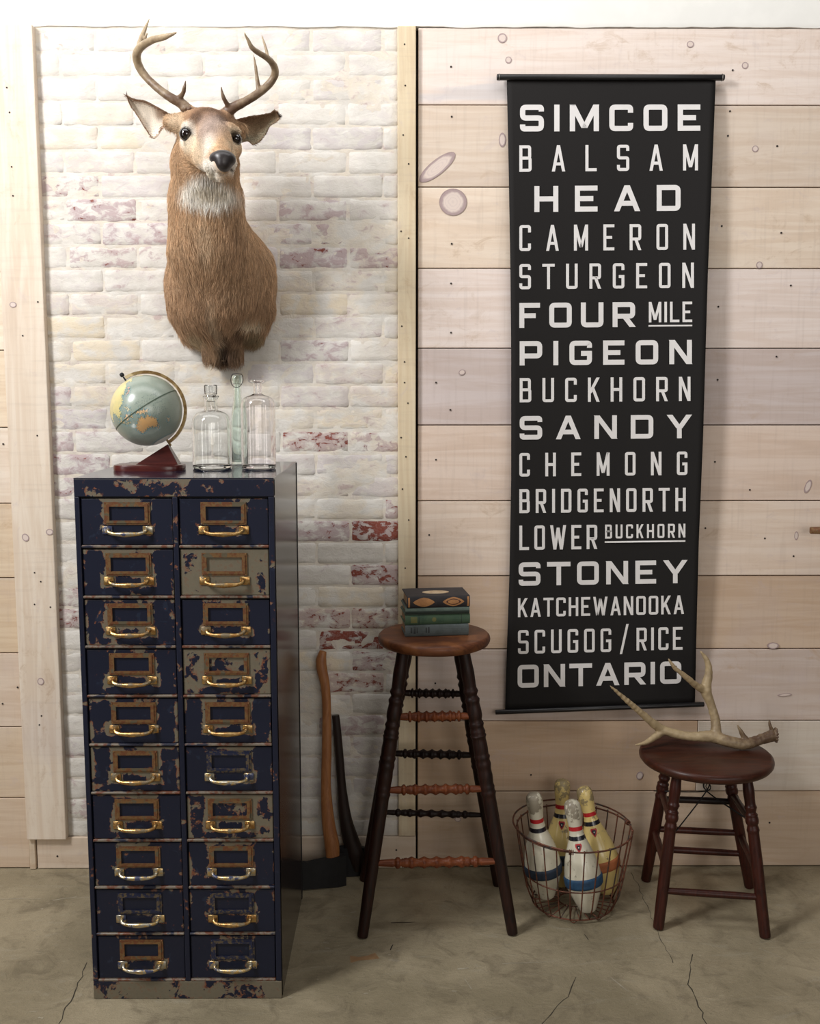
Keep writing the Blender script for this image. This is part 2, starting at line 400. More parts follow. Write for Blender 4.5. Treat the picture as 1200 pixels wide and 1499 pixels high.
mo = link('mortar', me, M_MORTAR, wall); mo.color = (.25, .35, .45, 1)
# wear seen on the brickwork: centre x, centre y, reach x, reach y (photo measure turned into wall metres), wear, lavender
BL_W = []
for cx, cy, rx, ry, a, l in [(120, 290, 28, 30, .62, .4), (145, 340, 25, 30, .5, .8), (222, 345, 40, 26, .55, .9), (205, 305, 30, 18, .4, .6),
        (145, 380, 22, 20, .55, .3), (205, 382, 22, 20, .5, .3), (235, 392, 20, 16, .45, .3), (470, 322, 60, 20, .5, .8), (400, 345, 35, 12, .4, .8), (490, 352, 35, 18, .65, .8),
        (480, 385, 60, 20, .62, 1.), (400, 385, 40, 18, .3, 1.), (455, 500, 30, 30, .5, .8), (500, 490, 30, 20, .35, .7), (90, 605, 25, 26, .4, 1.), (90, 680, 20, 30, .62, 1.),
        (90, 700, 20, 40, .6, .8), (455, 645, 40, 16, .75, .7), (520, 655, 30, 16, .5, .6), (570, 650, 30, 20, .6, .7), (500, 775, 80, 17, .68, .8), (562, 770, 35, 20, .98, .4),
        (570, 748, 30, 12, .6, .5), (545, 840, 50, 16, .45, .5), (570, 842, 20, 12, .8, .5), (515, 903, 60, 14, .72, .5), (570, 900, 20, 20, .7, .5), (514, 928, 30, 16, .95, .4),
        (505, 958, 22, 14, .9, .3), (530, 960, 16, 14, .7, .3), (520, 992, 35, 14, .75, .2), (530, 1058, 26, 12, .6, .4), (550, 1062, 20, 12, .5, .6), (100, 890, 14, 26, .75, .3),
        (110, 1180, 14, 20, .6, .3), (100, 1100, 14, 30, .4, .8), (520, 130, 50, 26, .1, .7), (500, 200, 50, 20, .1, .8), (430, 205, 40, 20, .05, .9), (120, 235, 50, 20, .1, .8),
        (240, 270, 40, 20, .1, .8), (130, 60, 70, 20, .1, .8), (520, 570, 60, 20, .25, .7), (560, 600, 40, 20, .2, .6), (160, 590, 60, 16, .2, .5), (130, 440, 60, 20, .15, .8),
        (470, 560, 60, 40, .25, .8), (480, 690, 60, 20, .15, .9), (560, 700, 50, 20, .2, .9), (430, 60, 80, 20, .05, .7), (480, 1150, 60, 40, .2, .8), (540, 1110, 50, 60, .2, .8),
        (140, 640, 40, 20, .3, .6), (80, 740, 20, 20, .5, .8), (560, 950, 20, 40, .3, .7), (210, 650, 40, 20, .25, .3)]:
    P = at(cx, cy); BL_W.append((P.x, P.z, rx * .00205, ry * .00205, a, l))
CREAM = [at(x, y) for x, y in ((150, 200), (120, 470), (540, 620), (300, 560), (480, 620), (160, 560), (520, 900), (470, 720), (560, 560), (440, 430), (150, 530), (560, 380), (480, 440), (470, 980))]
def brick_mesh(w_, h_, seed):
    bm = bmesh.new(); ax, az = max(3, int(w_ / .03)), 4
    rs = random.Random(seed); r = .0045
    xs = [-w_ / 2, -w_ / 2 + r] + [-w_ / 2 + r + (w_ - 2 * r) * i / ax for i in range(1, ax)] + [w_ / 2 - r, w_ / 2]
    zs = [-h_ / 2, -h_ / 2 + r] + [-h_ / 2 + r + (h_ - 2 * r) * i / az for i in range(1, az)] + [h_ / 2 - r, h_ / 2]
    V = []
    for i, x in enumerate(xs):
        row = []
        for j, z in enumerate(zs):
            ed = (i in (0, len(xs) - 1)) or (j in (0, len(zs) - 1))
            co = (i in (0, len(xs) - 1)) and (j in (0, len(zs) - 1))
            n = mnoise.noise(Vector((x * 30 + seed * 9.1, seed * 3.3, z * 45)))
            xx, zz = x, z
            if ed:
                xx += .0030 * mnoise.noise(Vector((x * 40, seed, z * 60))); zz += .0028 * mnoise.noise(Vector((x * 40, seed + 5, z * 60)))
                if co: xx *= 1 - .004 / (w_ / 2); zz *= 1 - .004 / (h_ / 2)
            row.append(bm.verts.new((xx, (.0023 if ed else -.0003) + .0018 * n, zz)))
        V.append(row)
    for i in range(len(xs) - 1):
        for j in range(len(zs) - 1): bm.faces.new((V[i][j], V[i + 1][j], V[i + 1][j + 1], V[i][j + 1]))
    me = bpy.data.meshes.new('brick'); bm.to_mesh(me); bm.free()
    for p in me.polygons: p.use_smooth = True
    if me.polygons[0].normal.y > 0: me.flip_normals()
    me.materials.append(M_BRICK); return me
XJ = at(350, 60).x            # a perpend of the odd courses
cache = {}
row = 0; z = BTOP
while z - COURSE > BBOT - .03:
    zc = z - COURSE / 2; off = XJ + (0 if row % 2 == 0 else -.1017)
    k0 = math.floor((BX0 - off) / BL)
    for k in range(k0, k0 + 8):
        a, b = max(off + k * BL, BX0), min(off + (k + 1) * BL, BX1)
        if b - a < .03: continue
        h_ = COURSE - .0046
        zlo = zc - h_ / 2
        if zlo < BBOT: h_ = zc + h_ / 2 - BBOT; zz = BBOT + h_ / 2
        else: zz = zc
        if h_ < .015: continue
        w_ = round(b - a - random.choice((.003, .0045, .0055)), 4); key = (w_, round(h_, 3), (row * 3 + k) % 6)
        if key not in cache: cache[key] = brick_mesh(w_, h_, len(cache) + 1)
        o = link('brick', cache[key], None, wall, ((a + b) / 2, random.uniform(-.0012, .0012), zz), (0, random.uniform(-.006, .006), 0))
        wv, lv = random.choice((0, 0, .05, .12)), random.choice((.0, .05, .2, .4))
        for px, pz, rx, ry, am, l in BL_W:
            d = abs((o.location.x - px) / (rx + .04)) ** 2 + abs((zz - pz) / (ry + .015)) ** 2
            if d < 1.4: f = 1 - d / 1.4; f = min(1, f * 1.9); wv = max(wv, am * f); lv = max(lv, l * f)
        cv = .05 + max([0] + [1 - ((o.location.x - c.x) ** 2 + (zz - c.z) ** 2 * 4) / .04 for c in CREAM]) * .8
        o.color = (wv, lv, min(1, cv), 1)
    z -= COURSE; row += 1

# planks -----------------------------------------------------------
def plank(x0, x1, z0, z1, col, dy=0.0, name='plank', parent=wall, m=M_PLANK):
    bm = bmesh.new(); box(bm, x0, x1, dy, .034, z0 + .0014, z1 - .0014, .0016)
    o = from_bm(name, bm, m, parent); o.color = col; return o
ZR = [2.72, 2.493, 2.292 - .022, 2.064, 1.834, 1.604, 1.379, 1.153, .925, .698, .472, .247, .0]
ZR = [2.493 + .01, 2.292, 2.064, 1.834, 1.604, 1.379, 1.153, .925, .698, .472, .247, .002]
CR_ = [S(232, 218, 210), S(214, 200, 180), S(234, 218, 196), S(238, 224, 220), S(206, 196, 194), S(228, 206, 186), S(232, 214, 196), S(208, 184, 152), S(204, 190, 178), S(208, 184, 154), S(206, 188, 156)]
CR = [S(234, 223, 217), S(222, 209, 196), S(234, 220, 205), S(238, 227, 223), S(212, 201, 200), S(228, 211, 199), S(230, 215, 202), S(208, 187, 167), S(206, 193, 186), S(206, 185, 168), S(204, 185, 165)]
right_planks = []
PX0 = at(612, 300).x
for i, c in enumerate(CR):
    dy = random.uniform(-.0015, .0015)
    if i == 9:
        xm = at(1020, 1100).x
        right_planks.append(plank(PX0, xm - .0008, ZR[i + 1], ZR[i], S(206, 182, 158), dy)); plank(xm + .0008, XR, ZR[i + 1], ZR[i], S(212, 204, 194), dy - .002)
    elif i in (5, 6):
        right_planks.append(plank(PX0, XR, ZR[i + 1], ZR[i], c, dy))
    else: right_planks.append(plank(PX0, XR, ZR[i + 1], ZR[i], c, dy))
ZL = [2.503, 2.28, 2.052, 1.824, 1.598, 1.372, 1.146, .92, .688, .456, .229, .002]
CLp = [S(234, 225, 212), S(234, 226, 214), S(232, 223, 210), S(234, 225, 210), S(228, 214, 194), S(230, 220, 208), S(220, 204, 182), S(216, 198, 174), S(218, 203, 188), S(214, 197, 176), S(212, 195, 176)]
for i, c in enumerate(CLp): plank(XL, -1.168, ZL[i + 1], ZL[i], c, random.uniform(-.001, .001))
# knots and nail holes in the boards
def mat_knot():
    t = NT('plank_knot'); o = t.obj(); x, y, z = t.n('ShaderNodeSeparateXYZ', {0: o}).outputs
    r = t.math('SQRT', t.math('ADD', t.math('MULTIPLY', x, x), t.math('MULTIPLY', z, z)))
    n = t.noise(vec_off(t, t.vmath('SCALE', o, 1.0), t.info().outputs['Random']), 3, 4)
    rr = t.math('ADD', r, t.math('MULTIPLY', t.math('SUBTRACT', n, .5), .25))
    edge = t.math('MULTIPLY', t.step(rr, .62, .84), 1.0)
    ring = t.step(t.math('SINE', t.math('MULTIPLY', rr, 26.0)), .2, 1, 0, .35)
    c = t.mix(ring, S(220, 204, 194), S(200, 182, 178)); c = t.mix(t.math('MULTIPLY', edge, .9), c, S(164, 142, 142)); c = t.mix(t.math('MULTIPLY', t.step(rr, .90, .97), .35), c, S(126, 106, 104))
    t.set(col=c, rough=.6); return t.m
M_KNOT = mat_knot()
kb = bmesh.new(); bmesh.ops.create_cone(kb, cap_ends=True, segments=28, radius1=1, radius2=1, depth=1)
bmesh.ops.rotate(kb, verts=kb.verts, cent=(0, 0, 0), matrix=Matrix.Rotation(R(90), 3, 'X'))
kme = bpy.data.meshes.new('knot'); kb.to_mesh(kme); kb.free(); kme.materials.append(M_KNOT)
for px, py, rx, rz, rot in [(663, 296, .040, .038, 0), (640, 245, .064, .021, 38), (735, 56, .013, .013, 0), (744, 88, .009, .009, 0), (1010, 65, .010, .009, 0), (1090, 96, .009, .009, 0), (1105, 218, .009, .009, 0), (1111, 388, .009, .010, 0),
        (1182, 712, .009, .021, -20), (1165, 784, .006, .013, 0), (1131, 945, .018, .010, 0), (676, 545, .010, .008, 20), (936, 1135, .010, .013, -20), (670, 1199, .010, .008, 0), (1148, 1017, .022, .004, 4), (735, 205, .010, .02, 0)]:
    P = at(px, py); o = link('knot', kme, None, wall, (P.x, -.0016, P.z), (0, R(-rot), 0)); o.scale = (rx, .0012, rz)
hb = bmesh.new(); bmesh.ops.create_cone(hb, cap_ends=True, segments=10, radius1=1, radius2=1, depth=1)
bmesh.ops.rotate(hb, verts=hb.verts, cent=(0, 0, 0), matrix=Matrix.Rotation(R(90), 3, 'X'))
hme = bpy.data.meshes.new('nail_hole'); hb.to_mesh(hme); hb.free(); hme.materials.append(M_HOLE)
def holes(lst, y, parent, r=.0028):
    for px, py in lst:
        P = at(px, py); o = link('nail_hole', hme, None, parent, (P.x, y, P.z)); o.scale = (r, .0012, r)
holes([(660, 98), (661, 171), (661, 357), (660, 415), (660, 487), (638, 560), (659, 600), (638, 673), (628, 783), (637, 1000), (1072, 103), (1068, 163), (1065, 199), (1137, 214), (1056, 331), (1143, 341), (1051, 449), (1157, 418),
       (1050, 556), (1136, 522), (1046, 676), (1097, 717), (1032, 773), (1119, 788), (1161, 814), (1126, 1204), (777, 1134), (779, 1230), (5, 650), (4, 1330 - 300), (26, 1006)], -.0018, wall)
# posts, baseboards, plaster band
def post(name, x0, x1, z0, z1, y0, col, m=M_POST, bev=.003):
    bm = bmesh.new(); box(bm, x0, x1, y0, .034, z0, z1, bev, 2); o = from_bm(name, bm, m); struct(o); o.color = col; return o
t1 = post('trim_1', -1.166, -1.044, .104, 2.502, -.026, S(230, 219, 205))
t2 = post('trim_2', -.0195, .033, .110, 2.502, -.019, S(222, 209, 182))
holes([(592, 68), (593, 128), (590, 200), (598, 242), (587, 340), (598, 350), (588, 478), (592, 530), (587, 640), (594, 668), (597, 590), (589, 715), (598, 760), (593, 830), (592, 560)], -.0196, t2, .0024)
holes([(19, 168), (22, 247), (24, 289), (15, 132), (60, 443), (38, 492), (59, 637), (55, 836), (64, 849), (55, 882), (78, 886), (65, 1044), (62, 1057)], -.0266, t1, .0024)
for px, py, rx, rz, rot in [(77, 777, .011, .009, 0), (42, 785, .010, .012, 30), (64, 994, .010, .011, 0), (24, 447, .010, .008, 0)]:
    P = at(px, py); o = link('knot', kme, None, t1, (P.x, -.0268, P.z), (0, R(-rot), 0)); o.scale = (rx, .0012, rz)
b1 = struct(obox('baseboard_back', (-1.143, .034, -.006, .034, .001, .103), M_PLANK, None, .003, 2)); b1.color = S(222, 208, 192)
b2 = struct(obox('trim_3', (-1.166, -1.147, -.010, .034, .001, .103), M_PLANK, None, .002)); b2.color = S(214, 200, 180)
holes([(580, 1243), (85, 1252)], -.0066, b1, .003)
M_PLASTER = simple('white_plaster', S(244, 243, 238), .8, 0, .02, 12, .15)
pb = bmesh.new(); N = 260
lowv = []; 
for i in range(N + 1):
    x = XL + (XR - XL) * i / N
    s = 2.503 + (.004 * mnoise.noise(Vector((x * 9, 0, 0))) + .0045 * abs(mnoise.noise(Vector((x * 40, 4, 0))))) - (.008 if x > .9 else 0) * 0
    lowv.append((x, s))
for i in range(N):
    (xa, sa), (xb, sb) = lowv[i], lowv[i + 1]
    v = [pb.verts.new(c) for c in ((xa, -.004, sa), (xb, -.004, sb), (xb, -.008, sb + .012), (xa, -.008, sa + .012), (xb, -.008, 3.5), (xa, -.008, 3.5), (xa, .05, sa), (xb, .05, sb))]
    pb.faces.new((v[0], v[1], v[2], v[3])); pb.faces.new((v[3], v[2], v[4], v[5])); pb.faces.new((v[6], v[7], v[1], v[0]))
bmesh.ops.remove_doubles(pb, verts=pb.verts, dist=1e-5)
struct(from_bm('wall_upper', pb, M_PLASTER, smooth=True, angle=R(40)))
# cracks and marks of the slab
def ribbon(name, pts, w_, mat, z=.0004, jit=.004):
    bm = bmesh.new(); P = []
    for a, b in zip(pts, pts[1:]):
        A, B = atz(*a), atz(*b); n = max(2, int((B - A).length / .02))
        P += [A.lerp(B, k / n) + Vector((random.uniform(-jit, jit), random.uniform(-jit, jit), 0)) for k in range(n)]
    P.append(atz(*pts[-1]))
    prev = None
    for i, p in enumerate(P):
        d = (P[min(i + 1, len(P) - 1)] - P[max(0, i - 1)]).normalized(); nrm = Vector((-d.y, d.x, 0)); ww = w_ * random.uniform(.4, 1.2)
        cur = [bm.verts.new((p.x + nrm.x * ww, p.y + nrm.y * ww, z)), bm.verts.new((p.x - nrm.x * ww, p.y - nrm.y * ww, z))]
        if prev: bm.faces.new((prev[0], prev[1], cur[1], cur[0]))
        prev = cur
    return from_bm(name, bm, mat, fl)
M_CRACK = simple('floor_crack', S(52, 46, 36), .9); M_SCR = simple('pale_floor_scratch', S(158, 150, 132), .7); M_ORST = simple('floor_stain', S(150, 118, 84), .6, 0, .1, 60)
for pts, w_ in [([(925, 1278), (940, 1310), (960, 1360), (985, 1410)], .0008), ([(1012, 1398), (1008, 1440), (1020, 1465), (1034, 1499)], .0014), ([(843, 1430), (835, 1452), (793, 1499)], .0012), ([(128, 1410), (112, 1445), (86, 1499)], .0014)]:
    ribbon('floor_crack', pts, w_, M_CRACK)
for pts, w_ in [([(0, 1316), (60, 1316)], .0016), ([(78, 1318), (112, 1313)], .0022), ([(500, 1301), (585, 1299)], .0012), ([(735, 1411), (800, 1408)], .0012), ([(680, 1433), (690, 1448)], .0016), ([(892, 1430), (920, 1452)], .0014), ([(670, 1419), (686, 1417)], .003), ([(1110, 1388), (1150, 1405)], .0012)]:
    ribbon('floor_scratch', pts, w_, M_SCR, .0005, .001)
ribbon('floor_chip', [(572, 1351), (608, 1350)], .0018, M_HOLE, .0006, .001); ribbon('floor_chip', [(855, 1368), (861, 1376)], .0014, M_HOLE, .0006, .001); ribbon('floor_chip', [(571, 1391), (575, 1383)], .0016, M_HOLE, .0006, .001)

for i in range(16):
    px, py = random.choice(((random.uniform(5, 125), random.uniform(1330, 1490)), (random.uniform(420, 1190), random.uniform(1385, 1490)), (random.uniform(430, 620), random.uniform(1320, 1400))))
    ribbon('floor_chip', [(px, py), (px + random.uniform(3, 9), py + random.uniform(-1.5, 1.5))], random.uniform(.0012, .0028), M_SCR, .0006, .001)
ribbon('floor_stain', [(512, 1405), (552, 1399)], .016, M_ORST, .0003, .003)
# ================================================================ CABINET
CX0, CX1, CY0, CY1, CH = -.764, -.302, -.700, -.190, 1.284
cab = empty('filing_cabinet', ((CX0 + CX1) / 2, (CY0 + CY1) / 2, 0), label='tall navy blue steel cabinet of twenty small drawers with chipped paint', cat='cabinet')
def cpart(name, bm, m, parent=cab, wear=0.0, **k):
    o = from_bm(name, bm, m, parent, **k); o.color = (wear, 0, 0, 1); return o
ox, oy = cab.location.x, cab.location.y
def lb(bm, x0, x1, y0, y1, z0, z1, bev=0.0015): box(bm, x0 - ox, x1 - ox, y0 - oy, y1 - oy, z0, z1, bev, 2)
bm = bmesh.new(); lb(bm, CX0 + .001, CX1 - .002, CY0 + .016, CY1, .004, CH - .002); cpart('inner_body', bm, M_BLACK)
for nme, a, b in (('side_panel', CX0, CX0 + .0022), ('side_panel', CX1 - .0022, CX1)):
    bm = bmesh.new(); lb(bm, a, b, CY0 + .002, CY1, 0, CH - .001, .0006); cpart(nme, bm, M_SIDE, wear=-.4)
bm = bmesh.new(); lb(bm, CX1 - .003, CX1 + .0012, CY1 - .012, CY1 + .002, 0, CH - .002, .0004); cpart('rear_flange', bm, M_BLACK)
bm = bmesh.new(); lb(bm, CX0, CX1, CY0, CY1, CH - .003, CH + .001, .0012); o = cpart('top_panel', bm, mat_paint('scuffed_top', False, True), wear=-.05)
bm = bmesh.new(); lb(bm, CX0, CX1, CY0, CY0 + .018, 1.241, CH - .001, .002); cpart('top_rail', bm, M_CARC, wear=.26)
bm = bmesh.new(); lb(bm, CX0, CX1, CY0, CY0 + .018, 0.0, .046, .002); cpart('plinth', bm, M_CARC, wear=.62)
XC = [(-.7515, -.5385), (-.5245, -.3165)]
for a, b in ((CX0, -.7525), (-.5375, -.5255), (-.3155, CX1)):
    bm = bmesh.new(); lb(bm, a, b, CY0, CY0 + .018, .046, 1.241, .0018); cpart('front_stile', bm, M_CARC, wear=.16 if a > -.6 and b < -.5 else .08)
ZT, PITCHZ = 1.241, (1.241 - .046) / 10
# card holder (frame with a step) and bow handle, made once
def holder_mesh():
    bm = bmesh.new(); w2, h2, f, d = .0530, .0265, .0100, .0045
    def frame(wo, ho, wi, hi, y0, y1):
        o_ = [(-wo, -ho), (wo, -ho), (wo, ho), (-wo, ho)]; i_ = [(-wi, -hi), (wi, -hi), (wi, hi), (-wi, hi)]
        vo = [bm.verts.new((x, y0, z)) for x, z in o_]; vi = [bm.verts.new((x, y0, z)) for x, z in i_]
        bo = [bm.verts.new((x, y1, z)) for x, z in o_]; bi = [bm.verts.new((x, y1, z)) for x, z in i_]
        for k in range(4):
            j = (k + 1) % 4
            bm.faces.new((vo[k], vo[j], vi[j], vi[k])); bm.faces.new((vo[k], bo[k], bo[j], vo[j])); bm.faces.new((vi[k], vi[j], bi[j], bi[k]))
    frame(w2, h2, w2 - .006, h2 - .006, -.0022, 0); frame(w2 - .0045, h2 - .0045, w2 - f - .002, h2 - f, -d, 0)
    for sx in (-1, 1):
        for sz in (-1, 1):
            r = bmesh.ops.create_icosphere(bm, subdivisions=1, radius=.0018)
            for v in r['verts']: v.co += Vector((sx * (w2 - .0025), -.0022, sz * (h2 - .0025)))
    bmesh.ops.recalc_face_normals(bm, faces=bm.faces)
    me = bpy.data.meshes.new('card_holder'); bm.to_mesh(me); bm.free(); return me
def handle_mesh():
    bm = bmesh.new()
    for s in (-1, 1): box(bm, s * .047 - .0120, s * .047 + .0120, -.003, 0, -.0100, .0100, .0014, 1)
    pts = [(-.044, -.002, .001), (-.044, -.009, -.0005), (-.040, -.014, -.004), (-.028, -.0172, -.0068), (-.012, -.0182, -.0076), (0, -.0185, -.008), (.012, -.0182, -.0076), (.028, -.0172, -.0068), (.040, -.014, -.004), (.044, -.009, -.0005), (.044, -.002, .001)]
    p, r = smooth_path(pts, [.0056, .0048, .0042, .0044, .0058, .0066, .0058, .0044, .0042, .0048, .0056], 3)
    tube(bm, p, r, 8)
    bmesh.ops.recalc_face_normals(bm, faces=bm.faces)
    me = bpy.data.meshes.new('handle'); bm.to_mesh(me); bm.free()
    for q in me.polygons: q.use_smooth = True
    me.set_sharp_from_angle(angle=R(45)); return me
HM, GM = holder_mesh(), handle_mesh()
HMe = {}
def with_mat(me, m, key):
    if key not in HMe: c = me.copy(); c.materials.clear(); c.materials.append(m); HMe[key] = c
    return HMe[key]
WEAR = {(1, 1): .62, (0, 1): .16, (0, 2): .22, (1, 3): .42, (0, 5): .30, (1, 6): .40, (0, 6): .05, (0, 0): .02, (1, 0): -.02, (0, 4): .04, (1, 4): .06, (1, 5): -.12, (0, 3): -.10, (1, 7): -.08, (0, 8): -.10, (1, 8): -.05, (0, 9): -.06, (1, 9): -.12, (0, 7): .0, (1, 2): .02}
STEELH = {(0, 0), (1, 5), (0, 8), (1, 9), (1, 7), (0, 9), (0, 7)}
DARKF = {(1, 9), (1, 5), (0, 8), (1, 8)}
faces = {}
for c in (0, 1):
    x0, x1 = XC[c]; ww = x1 - x0
    bm = bmesh.new(); box(bm, -ww / 2 + .001, ww / 2 - .001, .0, .012, -PITCHZ / 2 + .0062, PITCHZ / 2 - .0045, .002, 2)
    me = bpy.data.meshes.new('drawer'); bm.to_mesh(me); bm.free(); me.materials.append(M_PAINT)
    bm = bmesh.new(); box(bm, -ww / 2, ww / 2, -.005, .010, -PITCHZ / 2, -PITCHZ / 2 + .0058, .0012, 1)
    lip = bpy.data.meshes.new('drawer_lip'); bm.to_mesh(lip); bm.free(); lip.materials.append(M_LIP)
    for r in range(10):
        wr = WEAR.get((c, r), 0)
        zc = ZT - PITCHZ * (r + .5)
        lab = None
        if wr > .25: lab = 'drawer with most of its blue paint flaked to grey'
        o = link('drawer', me, None, cab, ((x0 + x1) / 2 - ox + random.uniform(-.0005, .0005), CY0 + .005 - oy, zc)); o.color = (wr, 0, 0, 1)
        if lab: o['label'] = lab
        l = link('drawer_lip', lip, None, o, (0, 0, 0))
        dx = .001 if c == 0 else .0
        hh = link('card_holder', with_mat(HM, M_HOLD2 if (c, r) in DARKF else M_HOLD, 'd' if (c, r) in DARKF else 'h'), None, o, (dx, -.0002, .0205))
        hd = link('handle', with_mat(GM, M_STEEL if (c, r) in STEELH else M_BRASS, 's' if (c, r) in STEELH else 'b'), None, o, (dx, -.0004, -.0185))
        if (c, r) in STEELH: hd['label'] = 'dull silvery handle with the plating worn'

# ================================================================ GLOBE
GY = -.468
gc = at(214.5, 601, GY); gr = .0885
vdir = (CP - gc).normalized()
sr = (RT - vdir * RT.dot(vdir)).normalized(); su = sr.cross(-vdir) * 1.0
su = (UP - vdir * UP.dot(vdir)); su = (su - sr * su.dot(sr)).normalized()
nd = (sr * -.545 + su * .838).normalized() * math.cos(R(8)) + vdir * math.sin(R(-8)); nd.normalize()
p0 = (vdir - nd * nd.dot(vdir)).normalized(); ea = nd.cross(p0)
l0 = R(147); gx = p0 * math.cos(l0) - ea * math.sin(l0); gy = p0 * math.sin(l0) + ea * math.cos(l0)
GR = Matrix((gx, gy, nd)).transposed()
base_front = atz(226, 690.5, CH); 
globe = empty('desk_globe', (gc.x, GY, CH + .001), label='small desk globe in a brass meridian arc on a dark red wooden base', cat='globe')
gl = Vector(globe.location)
LANDS = [([(-17, 14), (-10, 30), (-5, 36), (10, 37), (32, 31), (43, 12), (51, 11), (40, -5), (40, -16), (32, -29), (20, -35), (12, -18), (9, 3), (-8, 5)], S(222, 196, 120)),
    ([(-10, 36), (0, 44), (-2, 49), (8, 54), (12, 56), (10, 60), (5, 62), (20, 70), (45, 68), (70, 72), (105, 77), (140, 73), (178, 68), (163, 60), (158, 52), (155, 60), (141, 58), (140, 50), (131, 43), (128, 35), (126, 38), (121, 38), (122, 30), (117, 23), (108, 21), (109, 12), (103, 10), (103, 2), (98, 10), (94, 18), (88, 22), (80, 14), (77, 8), (72, 20), (66, 25), (57, 26), (59, 22), (45, 13), (35, 30), (27, 37), (22, 38), (12, 44), (0, 40)], S(214, 200, 142)),
    ([(114, -22), (122, -17), (130, -12), (136, -12), (136, -16), (140, -17.5), (142, -11), (146, -19), (153, -26), (150, -37), (144, -38.5), (138, -34), (131, -31.5), (124, -33), (115, -34.5)], S(214, 168, 112)),
    ([(131, -1), (140, -3), (150, -9), (143, -9), (138, -8), (133, -4)], S(222, 184, 138)), ([(109, 1), (113, 3), (118, 6), (118, 1), (115, -4), (110, -3)], S(226, 190, 150)), ([(96, 5), (103, 0), (106, -6), (101, -3)], S(222, 190, 140)),
    ([(119, 0), (125, 1), (121, -5)], S(220, 190, 140)), ([(131, 33), (136, 36), (140, 36), (142, 41), (141, 45), (145, 44), (141, 36), (136, 33)], S(226, 170, 150)), ([(121, 18), (124, 12), (126, 7), (122, 8)], S(214, 196, 150)),
    ([(106, -6.5), (114, -7), (114, -8.5), (106, -8)], S(220, 190, 140)), ([(173, -35), (178, -38), (174, -41), (167, -46), (172, -42)], S(206, 180, 150)), ([(145, -41), (148, -41), (147, -43.5)], S(214, 168, 112)),
    ([(-168, 66), (-130, 70), (-80, 72), (-60, 55), (-70, 44), (-80, 30), (-97, 27), (-88, 17), (-80, 8), (-105, 20), (-125, 42), (-135, 58), (-160, 57)], S(220, 200, 140)),
    ([(-78, 8), (-60, 8), (-35, -7), (-48, -26), (-65, -42), (-70, -54), (-75, -48), (-71, -20), (-81, -5)], S(206, 190, 130)), ([(-180, -72), (-60, -70), (0, -70), (100, -66), (180, -72), (180, -90), (-180, -90)], S(232, 230, 220))]
def inpoly(x, y, P):
    c = np.zeros(x.shape, bool); j = len(P) - 1
    for i in range(len(P)):
        xi, yi = P[i]; xj, yj = P[j]
        if yi != yj: c ^= ((yi > y) != (yj > y)) & (x < (xj - xi) * (y - yi) / (yj - yi) + xi)
        j = i
    return c
NLO, NLA = 420, 210
lo_, la_ = np.meshgrid(np.linspace(-180, 180, NLO, endpoint=False), np.linspace(-89.8, 89.8, NLA), indexing='ij')
jx = lo_ + 1.5 * np.sin(la_ * 1.7) + 1.0 * np.sin(la_ * 4.1 + lo_); jy = la_ + 1.2 * np.sin(lo_ * 1.3) + .8 * np.sin(lo_ * 3.7)
sea = np.array(S(146, 156, 144)[:3]); colr = np.tile(sea, (NLO, NLA, 1)) * (1 + .06 * np.sin(lo_ * .05 + la_ * .09)[..., None])
sh = np.zeros((NLO, NLA), bool)
for P, c in LANDS:
    for ddx, ddy in ((4, 0), (-4, 0), (0, 4), (0, -4), (2.5, 2.5), (-2.5, -2.5)): sh |= inpoly(jx + ddx, jy + ddy, P)
colr[sh] = np.array(S(112, 150, 156)[:3]) * .6 + sea * .4
ed = np.zeros((NLO, NLA), bool)
for P, c in LANDS:
    for ddx, ddy in ((1.1, 0), (-1.1, 0), (0, 1.1), (0, -1.1)): ed |= inpoly(jx + ddx, jy + ddy, P)
colr[ed] = S(86, 104, 96)[:3]
for P, c in LANDS: colr[inpoly(jx, jy, P)] = c[:3]
isl = (rng.random((NLO, NLA)) < .10) & (np.abs(lo_ - 165) < 28) & (la_ > -24) & (la_ < 14) & ~ed; colr[isl] = S(106, 120, 116)[:3]
spk = rng.random((NLO, NLA)) < .03; colr[spk & ~sh] *= .86
V = np.stack([np.cos(np.radians(la_)) * np.cos(np.radians(lo_)), np.cos(np.radians(la_)) * np.sin(np.radians(lo_)), np.sin(np.radians(la_))], -1).reshape(-1, 3) * gr
I = np.arange(NLO)[:, None] * NLA + np.arange(NLA - 1)[None]; J = ((np.arange(NLO) + 1) % NLO)[:, None] * NLA + np.arange(NLA - 1)[None]
gm = np_mesh('sphere', V, np.stack([I, J, J + 1, I + 1], -1).reshape(-1, 4))
ca = gm.color_attributes.new('Col', 'FLOAT_COLOR', 'POINT'); ca.data.foreach_set('color', np.concatenate([colr.reshape(-1, 3), np.ones((NLO * NLA, 1))], 1).astype(np.float32).ravel())
t = NT('printed_globe'); cn_ = t.n('ShaderNodeVertexColor', layer_name='Col').outputs[0]
t.set(col=t.mix(t.step(t.noise(t.obj(), 60, 4), .4, .8, 0, .25), cn_, S(120, 140, 130)), rough=.28, coat=.3, coatr=.15)
sp = link('sphere', gm, t.m, globe, gc - gl); sp.rotation_euler = GR.to_euler()
M_GOLD = mat_worn('gilt_brass', S(176, 150, 104), S(146, 116, 74), S(200, 180, 140), .75, .32, 40)
